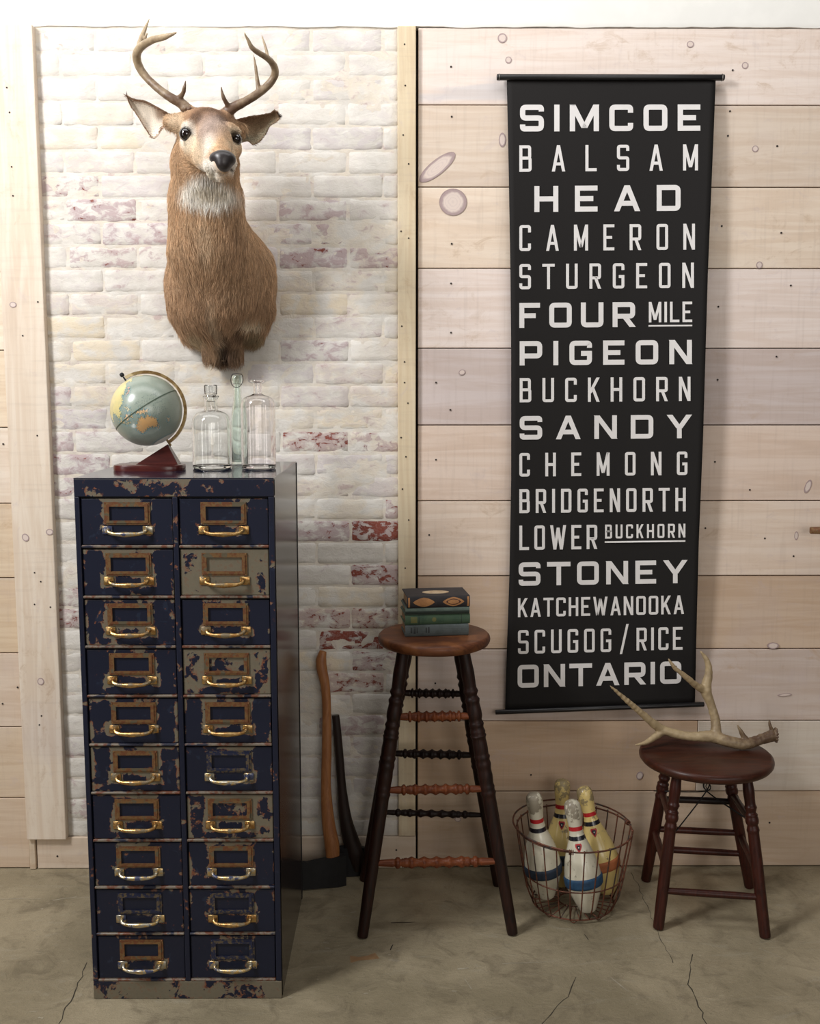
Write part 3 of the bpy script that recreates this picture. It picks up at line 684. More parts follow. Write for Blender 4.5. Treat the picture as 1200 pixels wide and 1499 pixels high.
def torus_arc(name, R_, a0, a1, A, B, C, wr, dr, mat, parent, off):
    """rectangular band along an arc in plane A,B with side C"""
    bm = bmesh.new(); prev = None; n = 90
    for i in range(n + 1):
        a = a0 + (a1 - a0) * i / n; d = A * math.cos(a) + B * math.sin(a)
        cur = [bm.verts.new(off + d * (R_ + s * dr) + C * (u * wr)) for s, u in ((-.5, -.5), (.5, -.5), (.5, .5), (-.5, .5))]
        if prev:
            for k in range(4): bm.faces.new((prev[k], prev[(k + 1) % 4], cur[(k + 1) % 4], cur[k]))
        else: bm.faces.new(cur)
        prev = cur
    bm.faces.new(prev); return from_bm(name, bm, mat, parent)
torus_arc('equator_line', gr + .0001, 0, 2 * math.pi, p0, ea, nd, .0028, .0009, simple('dark_print', S(70, 84, 70), .5), sp, Vector((0, 0, 0))).matrix_local = GR.to_4x4().inverted()
tiltp = (ea + vdir * .10).normalized(); tiltp = (tiltp - nd * tiltp.dot(nd)).normalized()
side = nd.cross(tiltp)
torus_arc('meridian_arc', gr * 1.085, R(2), R(178), nd, tiltp, side, .0095, .0075, M_GOLD, globe, gc - gl)
bm = bmesh.new(); lathe(bm, [(.0022, -.001), (.0022, .013)], 12, axis_matrix(gc + nd * (gr * .99) - gl, gc + nd * gr * 1.3 - gl)); lathe(bm, [(0, -.006), (.0045, -.0045), (.0058, 0), (.0045, .0045), (0, .006)], 14, axis_matrix(gc + nd * gr * 1.21 - gl, gc + nd * gr * 1.4 - gl))
from_bm('top_knob', bm, M_BLACK, globe, smooth=True)
bm = bmesh.new(); tube(bm, [gc - nd * gr * .97 - gl, gc - nd * gr * 1.2 - gl], .003, 10); from_bm('bottom_pin', bm, M_GOLD, globe)
M_CHERRY = mat_wood('dark_red_wood', S(62, 24, 22), S(82, 34, 29), .28, .4, (6, 40, 40))
bc = atz(226, 686, CH); bx = bc.x - gl.x
bm = bmesh.new(); ring0, n = [], 48
prof = [(0, 1.0), (.003, 1.01), (.0105, 1.01), (.0135, .99), (.0145, .95)]
def stad(t_, s): # superellipse base outline
    c, s_ = math.cos(t_), math.sin(t_); e = 2 / 3.2
    return Vector((math.copysign(abs(c) ** e, c) * .0875 * s, math.copysign(abs(s_) ** e, s_) * (.050 * s), 0))
prev = None
for z_, s in prof:
    cur = [bm.verts.new(stad(2 * math.pi * i / n, s) + Vector((bx, 0, z_))) for i in range(n)]
    if prev:
        for i in range(n): bm.faces.new((prev[i], prev[(i + 1) % n], cur[(i + 1) % n], cur[i]))
    else: bm.faces.new(cur)
    prev = cur
bm.faces.new(prev); from_bm('base', bm, M_CHERRY, globe, smooth=True, angle=R(35))
tri = [at(201, 680, GY) - gl, at(246.5, 650, GY) - gl, at(263, 680, GY) - gl]
bm = bmesh.new(); A = [bm.verts.new((v.x, -.020 if i != 1 else -.010, max(v.z, .014))) for i, v in enumerate(tri)]; B = [bm.verts.new((v.x, .020 if i != 1 else .010, max(v.z, .014))) for i, v in enumerate(tri)]
bm.faces.new(A); bm.faces.new(B)
for i in range(3): bm.faces.new((A[i], A[(i + 1) % 3], B[(i + 1) % 3], B[i]))
bmesh.ops.bevel(bm, geom=list(bm.edges), offset=.0012, segments=1, affect='EDGES'); from_bm('wedge', bm, M_CHERRY, globe)

# ================================================================ BOTTLES
def glass(name, col, rough=0.0, abs_col=None):
    t = NT(name); t.set(col=col, rough=rough, trans=1.0, ior=1.46); return t.m
G_CLEAR = glass('clear_glass', (.985, .995, .99, 1)); G_GREEN = glass('pale_green_glass', (.88, .965, .93, 1)); G_PINK = glass('faintly_violet_glass', (.98, .965, .97, 1))
def bottle(name, px, basepy, prof, label, mat, wall_=.0028, stopper=None):
    """prof: outer (radius, height) from base to lip"""
    c = atz(px, basepy, CH); c = Vector((c.x, c.y, CH + .0012))
    root = empty(name, c, label=label, cat='bottle')
    inner = [(max(r - wall_, .0), z_) for r, z_ in prof if z_ > .006]
    P = [(0, 0.0005)] + prof + inner[::-1]
    P = [(0, .0015), (prof[0][0] * .75, .0015)] + prof + inner[::-1] + [(inner[0][0] * .9, .0075), (0, .0085)]
    bm = bmesh.new(); lathe(bm, P, 56, cap=False); from_bm('glass_body', bm, mat, root, smooth=True, angle=R(50))
    return root
def arc_prof(r, z0, rs, steps=6, neck=.012):
    return [(neck + (r - neck) * math.cos(math.pi / 2 * i / steps) ** .8, z0 + rs * math.sin(math.pi / 2 * i / steps)) for i in range(steps)]
b1_ = bottle('glass_bottle', 311, 686, [(.046, 0), (.0495, .003), (.0500, .010), (.0500, .112)] + arc_prof(.0500, .112, .034, 8, .0165) + [(.0175, .148), (.0165, .153), (.0162, .176), (.0185, .180), (.0205, .183), (.0195, .1855)],
    'wide clear glass bottle with a ground stopper, beside the globe', G_CLEAR)
bm = bmesh.new(); lathe(bm, [(0, .2105), (.0145, .2100), (.0140, .192), (.0115, .187), (.0100, .172), (.0115, .171), (.0128, .1865), (.0160, .1890), (.0166, .210), (.0150, .2125), (0, .2130)], 40, cap=False); from_bm('stopper', bm, G_CLEAR, b1_, smooth=True, angle=R(50))
b2_ = bottle('glass_bottle', 349.5, 680, [(.0165, 0), (.0185, .003), (.0190, .010), (.0190, .110)] + [(.0180, .125), (.0150, .145), (.0118, .165), (.0105, .185), (.0100, .205), (.0100, .214), (.0135, .216), (.0145, .224), (.0140, .235), (.0120, .238)],
    'slim pale green glass bottle standing between the two clear ones', G_GREEN, .003)
bm = bmesh.new()
for s in (-1, 1): tube(bm, [(s * .0155, 0, .235), (s * .0165, -.004, .225), (s * .014, -.010, .215), (s * .007, -.0150, .207), (0, -.0165, .205)], .0009, 6)
tube(bm, [(-.0155, 0, .235), (-.012, 0, .241), (0, 0, .2425), (.012, 0, .241), (.0155, 0, .235)], .0010, 6); from_bm('wire_bail', bm, M_BLACK, b2_, smooth=True)
b3_ = bottle('glass_bottle', 379, 686, [(.040, 0), (.0435, .003), (.0440, .010), (.0440, .160)] + arc_prof(.0440, .160, .026, 8, .0115) + [(.0112, .190), (.0108, .198), (.0108, .217), (.0150, .219), (.0185, .221), (.0188, .2235), (.0175, .225)],
    'tall clear glass bottle without a stopper, with a flared lip', G_PINK)

# ================================================================ BANNER
ban = empty('scroll_banner', (at(885, 113, -.04).x, -.04, at(885, 113).z), label='long black cloth banner listing lake names in white capitals', cat='banner')
bo = Vector(ban.location)
LE = [(113, 741.5), (250, 744.5), (400, 747), (520, 748), (700, 748), (840, 745.5), (940, 742), (1038, 739)]
RE = [(113, 1047.5), (180, 1045), (290, 1040.5), (400, 1036), (520, 1032.5), (640, 1029), (800, 1022.5), (940, 1019), (1038, 1017)]
def interp(T, y):
    if y <= T[0][0]: return T[0][1]
    for (a, va), (b, vb) in zip(T, T[1:]):
        if y <= b: return va + (vb - va) * (y - a) / (b - a)
    return T[-1][1]
TILT = [(113, 0), (170, .5), (240, 2), (500, 2), (720, 2.4), (840, 4), (990, 6), (1040, 9)]
def bdepth(px, py):
    v = min(1, max(0, (py - 113) / 925)); l, r = interp(LE, py), interp(RE, py); u = min(1, max(0, (px - l) / (r - l)))
    s = math.sin(math.pi * v) ** .6 if 0 < v < 1 else 0
    return -(.021 + s * (.034 * max(0, (u - .55) / .45) ** 1.6 + .014 * max(0, (.3 - u) / .3) ** 1.8) + .004 * s)
def bpt(px, py, off=0.0):
    P = at(px, py, bdepth(px, py)); 
    return P - sight(px, py) * off - bo if off else P - bo
bm = bmesh.new(); NU, NV = 36, 80; G = []
for j in range(NV + 1):
    py = 114 + (1036 - 114) * j / NV; row_ = []
    for i in range(NU + 1):
        px = interp(LE, py) + (interp(RE, py) - interp(LE, py)) * i / NU
        row_.append(bm.verts.new(bpt(px, py - interp(TILT, py) * (px - 885) / 250)))
    G.append(row_)
for j in range(NV):
    for i in range(NU): bm.faces.new((G[j][i], G[j + 1][i], G[j + 1][i + 1], G[j][i + 1]))
t = NT('black_canvas'); o_ = t.obj(); nz_ = t.noise(o_, 700, 2); t.set(col=t.mix(nz_, S(23, 21, 21), S(33, 31, 30)), rough=.75, spec=.25); t.bump(nz_, .2, .0005)
cl = from_bm('cloth', bm, t.m, ban, smooth=True)
md = cl.modifiers.new('thick', 'SOLIDIFY'); md.thickness = .0008; md.offset = 0
M_ROD = simple('black_lacquered_wood', S(26, 25, 26), .35, 0, .1)
for nme, a, b, r in (('top_rod', (727, 113), (1060, 113.5), .0085), ('bottom_rod', (725, 1042.5), (1030, 1031), .0075)):
    A, B = at(*a, -.027 if nme[0] == 't' else -.027) - bo, at(*b, -.027 if nme[0] == 't' else -.027) - bo
    bm = bmesh.new(); d = (B - A)
    lathe(bm, [(0, 0), (r * .9, .0), (r, .0015), (r, d.length - .0015), (r * .9, d.length), (0, d.length)], 20, axis_matrix(A, B), cap=False); ro = from_bm(nme, bm, M_ROD, ban, smooth=True, angle=R(40))
    for s in (.010, .990) if nme[0] == 't' else ():
        bm = bmesh.new(); c = A + d * s; tube(bm, [c + Vector((0, math.cos(q) * (r + .0008), math.sin(q) * (r + .0008))) for q in np.linspace(0, 2 * math.pi, 17)[:-1]], .0012, 6, closed=True)
        tube(bm, [c + Vector((0, .004, 0)), c + Vector((.004, .018, .010))], .0012, 6); from_bm('wire_hook', bm, mat_worn('dull_wire', S(150, 146, 140), S(120, 116, 110), S(90, 88, 84), .8, .4), ban, smooth=True)
# letters as strokes; r = rounded corner
GL = {
 'S': [('P', [(1, .80), (1, 1, 1), (0, 1, 1), (0, .5, 1), (1, .5, 1), (1, 0, 1), (0, 0, 1), (0, .20)])], 'I': [('P', [(.5, 0), (.5, 1)])],
 'M': [('P', [(0, 0), (0, 1)]), ('P', [(1, 0), (1, 1)]), ('Z', (0, 1), (.5, .12)), ('Z', (1, 1), (.5, .12))],
 'C': [('P', [(1, .74), (1, 1, 1), (0, 1, 1), (0, 0, 1), (1, 0, 1), (1, .26)])], 'O': [('C', [(0, 0, 1), (1, 0, 1), (1, 1, 1), (0, 1, 1)])],
 'E': [('P', [(1, 1), (0, 1), (0, 0), (1, 0)]), ('P', [(0, .5), (.9, .5)])], 'B': [('P', [(0, .52), (0, 1), (.95, 1, 1), (.95, .52, 1), (0, .52)]), ('P', [(0, .52), (1, .52, 1), (1, 0, 1), (0, 0), (0, .52)])],
 'A': [('Z', (0, 0), (.5, 1)), ('Z', (1, 0), (.5, 1)), ('P', [(.2, .26), (.8, .26)])], 'L': [('P', [(0, 1), (0, 0), (1, 0)])],
 'H': [('P', [(0, 0), (0, 1)]), ('P', [(1, 0), (1, 1)]), ('P', [(0, .5), (1, .5)])], 'D': [('C', [(0, 0), (1, 0, 1), (1, 1, 1), (0, 1)])],
 'N': [('P', [(0, 0), (0, 1)]), ('P', [(1, 0), (1, 1)]), ('Z', (0, 1), (1, 0))], 'R': [('P', [(0, 0), (0, 1), (1, 1, 1), (1, .42, 1), (0, .42)]), ('Z', (1, 0), (.5, .46))],
 'T': [('P', [(-.05, 1), (1.05, 1)]), ('P', [(.5, 0), (.5, 1)])], 'U': [('P', [(0, 1), (0, 0, 1), (1, 0, 1), (1, 1)])],
 'G': [('P', [(1, .76), (1, 1, 1), (0, 1, 1), (0, 0, 1), (1, 0, 1), (1, .47), (.52, .47)])], 'F': [('P', [(1, 1), (0, 1), (0, 0)]), ('P', [(0, .48), (.88, .48)])],
 'P': [('P', [(0, 0), (0, 1), (1, 1, 1), (1, .36, 1), (0, .36)])], 'K': [('P', [(0, 0), (0, 1)]), ('Z', (.06, .36), (1, 1)), ('Z', (.36, .60), (1, 0))],
 'Y': [('Z', (0, 1), (.5, .42)), ('Z', (1, 1), (.5, .42)), ('P', [(.5, 0), (.5, .5)])], 'W': [('Z', (0, 1), (.25, 0)), ('Z', (.25, 0), (.5, .9)), ('Z', (.5, .9), (.75, 0)), ('Z', (.75, 0), (1, 1))], '/': [('Z', (0, 0), (1, 1))]}
def glyph_polys(ch, x, y0, w_, h_, t_):
    """polygons in the sign's plane (x right, y up)"""
    out = []; hx = t_ / 2
    if ch == 'I': w_ = t_
    mx = lambda u: x + hx + u * (w_ - t_) if ch != 'I' else x + hx
    rad = min(w_ - t_, h_ - t_) * .15 + t_ * .12
    for st in GL[ch]:
        if st[0] == 'Z':
            (ax, ay), (bx_, by) = st[1], st[2]
            X0, Y0, X1, Y1 = mx(ax), y0 + ay * h_, mx(bx_), y0 + by * h_
            L_ = math.hypot(X1 - X0, Y1 - Y0); th = t_ * L_ / max(abs(Y1 - Y0), 1e-6) / 2
            th = min(th, t_ * 1.05)
            out.append([(X0 - th, Y0), (X0 + th, Y0), (X1 + th, Y1), (X1 - th, Y1)]); continue
        pts = st[1]; closed = st[0] == 'C'
        my = lambda v: y0 + (v * h_ if not closed and False else hx + v * (h_ - t_))
        Q = []
        n = len(pts)
        for i, p in enumerate(pts):
            X, Y = mx(p[0]), my(p[1])
            if not closed and i in (0, n - 1):       # stroke ends reach the outer edge
                o = pts[1] if i == 0 else pts[-2]
                if abs(p[0] - o[0]) < 1e-6:
                    if p[1] == 0: Y = y0
                    if p[1] == 1: Y = y0 + h_
                elif p[0] >= 1 or p[0] < 0: X = X + (hx if p[0] >= 1 else -hx) * .98
            if len(p) == 3:
                a = pts[i - 1]; b = pts[(i + 1) % n]
                A = Vector((mx(a[0]) - X, my(a[1]) - Y)); B = Vector((mx(b[0]) - X, my(b[1]) - Y)); r = min(rad, A.length * .46, B.length * .46)
                A.normalize(); B.normalize()
                for k in range(5):
                    s = k / 4; q = Vector((X, Y)) + A * r * (1 - s) ** 2 + B * r * s ** 2
                    Q.append((q.x, q.y))
            else: Q.append((X, Y))
        m = len(Q); Lf, Rt = [], []
        for i in range(m):
            p = Vector(Q[i])
            a = Vector(Q[i - 1]) if (closed or i > 0) else None; b = Vector(Q[(i + 1) % m]) if (closed or i < m - 1) else None
            d1 = (p - a).normalized() if a is not None else (b - p).normalized(); d2 = (b - p).normalized() if b is not None else d1
            n1 = Vector((-d1.y, d1.x)); n2 = Vector((-d2.y, d2.x)); nn = (n1 + n2)
            if nn.length < 1e-4: nn = n1
            nn.normalize(); s = hx / max(.35, nn.dot(n1))
            Lf.append(p + nn * s); Rt.append(p - nn * s)
        for i in range(m if closed else m - 1):
            j = (i + 1) % m; out.append([tuple(Lf[i]), tuple(Lf[j]), tuple(Rt[j]), tuple(Rt[i])])
    return out
M_LET = simple('white_ink', S(224, 221, 219), .6, 0, .02)
WF = {'I': 0, 'M': 1.22, 'W': 1.5, 'A': 1.08, 'Y': 1.08, 'T': 1.0, 'L': .92, 'E': .95, 'F': .92}
def word(parent, text, x0, x1, yt, yb, lw, t_, zoff=.0016):
    t_ *= .86
    ws = [t_ if c == 'I' else lw * WF.get(c, 1.0) for c in text]
    gap = (x1 - x0 - sum(ws)) / (len(text) - 1) if len(text) > 1 else 0
    x = x0; h_ = yb - yt
    for c, cw in zip(text, ws):
        bm = bmesh.new()
        for poly in glyph_polys(c, x, 0, cw, h_, t_):
            vs = []
            # subdivide long edges a little is unnecessary: the cloth is nearly flat
            for (X, Y) in poly:
                py = yb - Y; py -= interp(TILT, py) * (X - 885) / 250
                vs.append(bm.verts.new(bpt(X, py, zoff)))
            try: bm.faces.new(vs)
            except ValueError: pass
        me = bpy.data.meshes.new('letter'); bm.to_mesh(me); bm.free(); link('letter', me, M_LET, parent); x += cw + gap
LINES = [[('SIMCOE', 761, 1025, 153, 192, 35, 9)], [('BALSAM', 760, 1021.5, 212, 250.5, 18, 5.2)], [('HEAD', 782, 996, 271.5, 309.5, 35, 8.6)], [('CAMERON', 760, 1017, 328.5, 366.5, 17, 5)], [('STURGEON', 760, 1015.5, 385.5, 422.5, 17, 5)],
    [('FOUR', 760, 929.5, 442.5, 479, 33, 8.4), ('MILE', 949.5, 1013, 442.5, 472.5, 15, 4.4)], [('PIGEON', 760.5, 1012.5, 498.5, 534, 33, 8.4)], [('BUCKHORN', 760.5, 1010.5, 552.5, 588, 17, 5)], [('SANDY', 760.5, 1012, 608, 642.5, 33, 8)],
    [('CHEMONG', 760, 1006, 662, 696.5, 15.5, 4.9)], [('BRIDGENORTH', 760, 1003.5, 715, 749.8, 15.2, 4.9)], [('LOWER', 760, 874, 768, 803.5, 15.5, 4.9), ('BUCKHORN', 885.5, 1003, 768, 788.5, 10.2, 3.3)], [('STONEY', 759, 1005.5, 821.5, 855.5, 32, 7.8)],
    [('KATCHEWANOOKA', 758, 1001, 873.5, 901, 14, 4.2)], [('SCUGOG', 758, 894.5, 920, 954.5, 15.6, 4.6), ('/', 907, 920, 914, 958, 13, 4), ('RICE', 931.5, 999, 920, 953.5, 15, 4.6)], [('ONTARIO', 757.5, 997, 970.5, 1003.5, 31, 7.6)]]
for ln in LINES:
    txt = []; lp = empty('text_line'); lp.parent = ban
    for wd in ln: word(lp, *wd); txt.append(wd[0])
    for (x0, x1, y) in ([(949, 1013, 477.5)] if txt[-1] == 'MILE' else [(885, 1003, 793.5)] if txt[0] == 'LOWER' else []):
        q = []; bm = bmesh.new()
        for X, Y in ((x0, y - 1.1), ((x0 + x1) / 2, y - 1.1), (x1, y - 1.1), (x1, y + 1.1), ((x0 + x1) / 2, y + 1.1), (x0, y + 1.1)):
            q.append(bm.verts.new(bpt(X, Y - interp(TILT, Y) * (X - 885) / 250, .0016)))
        bm.faces.new(q)
        me = bpy.data.meshes.new('underline'); bm.to_mesh(me); bm.free(); link('underline', me, M_LET, lp)
    lp['label'] = 'line of white capitals reading ' + ' '.join(txt)

# ================================================================ STOOLS
def turned_rung(A, B, r, n=26, plain=False):
    d = (Vector(B) - Vector(A)).length; prof = []; N = 120
    for i in range(N + 1):
        s = i / N; e = min(s, 1 - s) * 2
        rr = r * ((.62 + .38 * min(1, e * 2.2)) if not plain else (.85 + .15 * min(1, e * 2)))
        if not plain:
            if e > .30:
                ph = (s - .5) * 62
                rr *= 1 + .16 * math.cos(ph) + .12 * (1 if abs(math.cos(ph * .5)) > .93 else 0)
                if abs(e - .36) < .022 or abs(e - .5) < .02: rr *= 1.22
                if abs(e - .43) < .02: rr *= .74
        prof.append((rr, s * d))
    bm = bmesh.new(); lathe(bm, prof, 14, axis_matrix(A, B)); return bm
def turned_leg(foot, top, r0, beads, rmid, rt, n=20):
    d = (Vector(top) - Vector(foot)).length; N = 150; prof = []
    for i in range(N + 1):
        s = i / N
        rr = r0 + (rmid - r0) * min(1, s / .45) if s < .45 else rmid + (rt - rmid) * (s - .45) / .55
        for c, wd, am in beads: rr *= 1 + am * math.exp(-((s - c) / wd) ** 2)
        prof.append((rr, s * d))
    prof = [(r0 * .6, 0), (r0 * .95, .002)] + prof[2:]
    bm = bmesh.new(); lathe(bm, prof, n, axis_matrix(foot, top)); return bm
def stool(name, feet, tops, seat_c, seat_r, seat_t, label, beads, radii, rungs, m_leg, m_seat):
    root = empty(name, (seat_c[0], seat_c[1], 0), label=label, cat='stool'); o = Vector(root.location)
    th = seat_t; r = seat_r
    bm = bmesh.new(); lathe(bm, [(0, seat_c[2] - th), (r * .90, seat_c[2] - th), (r * .965, seat_c[2] - th * .85), (r * .995, seat_c[2] - th * .6), (r, seat_c[2] - th * .4), (r * .99, seat_c[2] - th * .18), (r * .965, seat_c[2] - th * .04), (r * .94, seat_c[2]), (r * .6, seat_c[2] - .001), (0, seat_c[2] - .0015)], 72, cap=False)
    from_bm('seat', bm, m_seat, root, smooth=True, angle=R(60))
    legs = []
    for f, t_ in zip(feet, tops):
        F_, T_ = Vector((f[0], f[1], 0.0008)) - o, Vector((t_[0], t_[1], seat_c[2] - th + .001)) - o
        legs.append((F_, T_)); from_bm('leg', turned_leg(F_, T_, *radii[:1], beads, *radii[1:]), m_leg, root, smooth=True, angle=R(50))
    for i, j, h_, rr, m, plain in rungs:
        a = legs[i][0].lerp(legs[i][1], h_ / legs[i][1].z); b = legs[j][0].lerp(legs[j][1], h_ / legs[j][1].z)
        d = (b - a).normalized() * .004
        from_bm('rung', turned_rung(a + d, b - d, rr, plain=plain), m, root, smooth=True)
    return root
# rung heights of the tall stool from the survey
def rung_z(px, py, Y): return at(px, py, Y).z
sc1 = (.082, -.262, .812)
feet1 = [(-.116, -.415), (.296, -.402), (.281, -.118), (-.124, -.085)]
tops1 = [(at(590, 960, -.32).x, -.335), (at(678, 960, -.32).x, -.330), (.150, -.205), (.012, -.20)]
BEADS1 = [(.50, .007, .14), (.52, .006, .10), (.56, .02, .10), (.74, .006, .16), (.755, .006, -.12), (.60, .012, .16), (.625, .006, .18), (.66, .03, .12), (.70, .006, .22), (.715, .006, .2), (.78, .03, .16), (.825, .007, .2), (.84, .006, -.12), (.855, .007, .2), (.92, .03, .1)]
st1 = stool('bar_stool', feet1, tops1, sc1, .156, .031, 'tall turned wooden bar stool with a worn round seat carrying books', BEADS1, (.0150, .0190, .0165),
    [(0, 1, rung_z(635, 1048, -.345), .0125, M_RUNG, False), (0, 1, rung_z(635, 1156, -.37), .0120, M_RUNG, False), (0, 1, rung_z(635, 1264, -.395), .0125, M_RUNG, False),
     (3, 2, rung_z(635, 1015, -.18), .0115, M_DRUNG, False), (3, 2, rung_z(635, 1104, -.155), .0115, M_DRUNG, False), (3, 2, rung_z(635, 1191, -.13), .0095, M_DRUNG, False),
     (0, 3, .20, .010, M_DRUNG, False), (0, 3, .37, .0095, M_DRUNG, False), (1, 2, .20, .010, M_DRUNG, False), (1, 2, .37, .0095, M_DRUNG, False), (0, 3, .54, .009, M_DRUNG, False), (1, 2, .54, .009, M_DRUNG, False)], M_LEG, M_SEAT)
sc2 = (.856, -.246, .461)
feet2 = [(.702, -.376), (.983, -.424), (1.035, -.136), (.733, -.091)]
tops2 = [(at(990, 1136, -.33).x, -.335), (at(1090, 1140, -.33).x, -.345), (.935, -.165), (.775, -.155)]
BEADS2 = [(.66, .012, .14), (.69, .006, -.12), (.72, .025, .22), (.755, .006, .15), (.77, .006, -.14), (.80, .010, .20), (.90, .04, .12)]
st2 = stool('low_stool', feet2, tops2, sc2, .186, .030, 'low dark wooden stool with a round seat under a shed antler', BEADS2, (.0150, .0165, .0135),
    [(0, 1, rung_z(1040, 1310, -.39), .0100, M_LEG2, True), (3, 2, rung_z(1030, 1245, -.12), .0100, M_LEG2, True), (3, 2, rung_z(1030, 1215, -.125), .0100, M_LEG2, True), (3, 2, rung_z(1030, 1171, -.14), .0100, M_DRUNG, True),
     (0, 3, .17, .0100, M_LEG2, True), (1, 2, .17, .0100, M_LEG2, True), (0, 3, .30, .0100, M_LEG2, True), (1, 2, .30, .0100, M_LEG2, True)], M_LEG2, M_SEAT2)
# twisted wire brace under the low stool
o2 = Vector(st2.location); bm = bmesh.new()
hub = at(1034, 1158, -.24) - o2
for tx, ty, tz_ in ((.722, -.35, .235), (1.0, -.18, .235), (.74, -.13, .30), (.965, -.37, .30)):
    tube(bm, smooth_path([hub + Vector((0, 0, .035)), hub, Vector((tx, ty, tz_)) - o2], [.0013] * 3, 5)[0], .0018, 6)
tube(bm, [hub + Vector((.004, 0, -.005)), hub + Vector((-.003, 0, .015)), hub + Vector((.004, 0, .03)), hub + Vector((0, 0, .04)), hub + Vector((0, 0, .05))], .0013, 6)
from_bm('wire_brace', bm, M_BLACK, st2, smooth=True)

# ================================================================ BOOKS on the bar stool
def book(z0, L_, W_, T_, rot, cx, cy, m_cover, label, spine_fn=None):
    root = empty('book', (cx, cy, z0), (0, 0, rot), label=label, cat='book', group='old books on the bar stool'); 
    bt = .0028
    bm = bmesh.new()
    box(bm, -L_ / 2, L_ / 2, -W_ / 2 + .004, W_ / 2, 0, bt, .0006); box(bm, -L_ / 2, L_ / 2, -W_ / 2 + .004, W_ / 2, T_ - bt, T_, .0006)
    n = 8; pr = None
    for i in range(n + 1):
        a = math.pi * (i / n - .5); y = -W_ / 2 + .005 - math.cos(a) * .005; z_ = T_ / 2 + math.sin(a) * (T_ / 2)
        yi = -W_ / 2 + .007 - math.cos(a) * .004; zi = T_ / 2 + math.sin(a) * (T_ / 2 - .0022)
        cur = [bm.verts.new(c) for c in ((-L_ / 2, y, z_), (L_ / 2, y, z_), (L_ / 2, yi, zi), (-L_ / 2, yi, zi))]
        if pr:
            for k in range(4): bm.faces.new((pr[k], pr[(k + 1) % 4], cur[(k + 1) % 4], cur[k]))
        else: bm.faces.new(cur)
        pr = cur
    bm.faces.new(pr)
    from_bm('cover', bm, m_cover, root)
    bm = bmesh.new(); box(bm, -L_ / 2 + .004, L_ / 2 - .004, -W_ / 2 + .006, W_ / 2 - .004, bt, T_ - bt, 0); from_bm('pages', bm, M_PAGES, root)
    if spine_fn: spine_fn(root, L_, W_, T_)
    return root
t = NT('aged_pages'); x, y, z = t.n('ShaderNodeSeparateXYZ', {0: t.obj()}).outputs
ln = t.noise(t.vmath('MULTIPLY', t.obj(), (2, 2, 900)), 1.0, 2); t.set(col=t.mix(ln, S(120, 86, 60), S(176, 146, 108)), rough=.85); t.bump(ln, .3, .0006); M_PAGES = t.m
def cloth_mat(name, c, c2): 
    t = NT(name); o = t.obj(); n = t.noise(o, 28, 5, .65); f = t.noise(o, 500, 2); t.set(col=t.mix(t.step(n, .4, .66), c, c2), rough=.7); t.bump(f, .25, .0005); return t.m
M_GB, M_GN, M_TL, M_ORN = cloth_mat('grey_blue_bookcloth', S(84, 92, 92), S(70, 78, 76)), cloth_mat('green_bookcloth', S(66, 90, 66), S(50, 76, 58)), cloth_mat('dull_teal_bookcloth', S(84, 98, 88), S(66, 80, 74)), cloth_mat('near_black_bookcloth', S(38, 34, 38), S(26, 24, 28))
M_TAN = cloth_mat('gilt_tan', S(176, 126, 78), S(150, 104, 64)); M_DK = cloth_mat('faded_dark_ink', S(46, 50, 50), S(58, 62, 60)); M_DK2 = cloth_mat('dark_green_band', S(34, 46, 40), S(42, 54, 46)); M_OLIVE = cloth_mat('dull_gilt_stamp', S(108, 108, 62), S(86, 96, 62))
def spine_patch(bm, cx, cz, w_, h_, W_, T_, shape='rect', out=.0005, n=16):
    """a flat print on the rounded spine"""
    def sy(z_):
        s = max(-1, min(1, (z_ - T_ / 2) / (T_ / 2))); return -W_ / 2 + .005 - math.sqrt(max(0, 1 - s * s)) * .005 - out
    prev = None
    for i in range(n + 1):
        u = -1 + 2 * i / n
        hh = h_ / 2 * (1 if shape == 'rect' else (max(0, 1 - abs(u) ** 1.6)) ** .8 if shape == 'eye' else math.sqrt(max(0, 1 - u * u)))
        x = cx + u * w_ / 2; cur = [bm.verts.new((x, sy(cz + hh * q), cz + hh * q)) for q in (-1, -.5, 0, .5, 1)]
        if prev:
            for k in range(4): bm.faces.new((prev[k], cur[k], cur[k + 1], prev[k + 1]))
        prev = cur
def orn(root, L_, W_, T_):
    bm = bmesh.new()
    for cx in (-.041, .041): spine_patch(bm, cx, T_ / 2, .060, T_ * .80, W_, T_, 'eye')
    for cx in (-.082, .082): spine_patch(bm, cx, T_ / 2, .005, T_ * .84, W_, T_)
    from_bm('ornament', bm, M_TAN, root)['label'] = 'tan almond shaped medallions stamped on the spine'
    bm = bmesh.new(); spine_patch(bm, .041, T_ / 2, .042, T_ * .52, W_, T_, 'eye', .0008); from_bm('ornament_ring', bm, cloth_mat('dark_red_stamp', S(66, 30, 28), S(56, 26, 26)), root)
    bm = bmesh.new(); spine_patch(bm, .041, T_ / 2, .032, T_ * .38, W_, T_, 'oval', .0011); from_bm('ornament_centre', bm, M_TAN, root)
    bm = bmesh.new(); pts = []
    for i in range(24):
        a = 2 * math.pi * i / 24; pts.append(bm.verts.new((math.cos(a) * .038, -.002 + math.sin(a) * .022, T_ + .0003)))
    bm.faces.new(pts); from_bm('cover_medallion', bm, cloth_mat('pale_worn_print', S(190, 170, 140), S(160, 130, 100)), root)
def sp_teal(root, L_, W_, T_):
    bm = bmesh.new(); spine_patch(bm, 0, T_ * .34, L_ * .995, T_ * .42, W_, T_); from_bm('dark_band', bm, M_DK2, root)
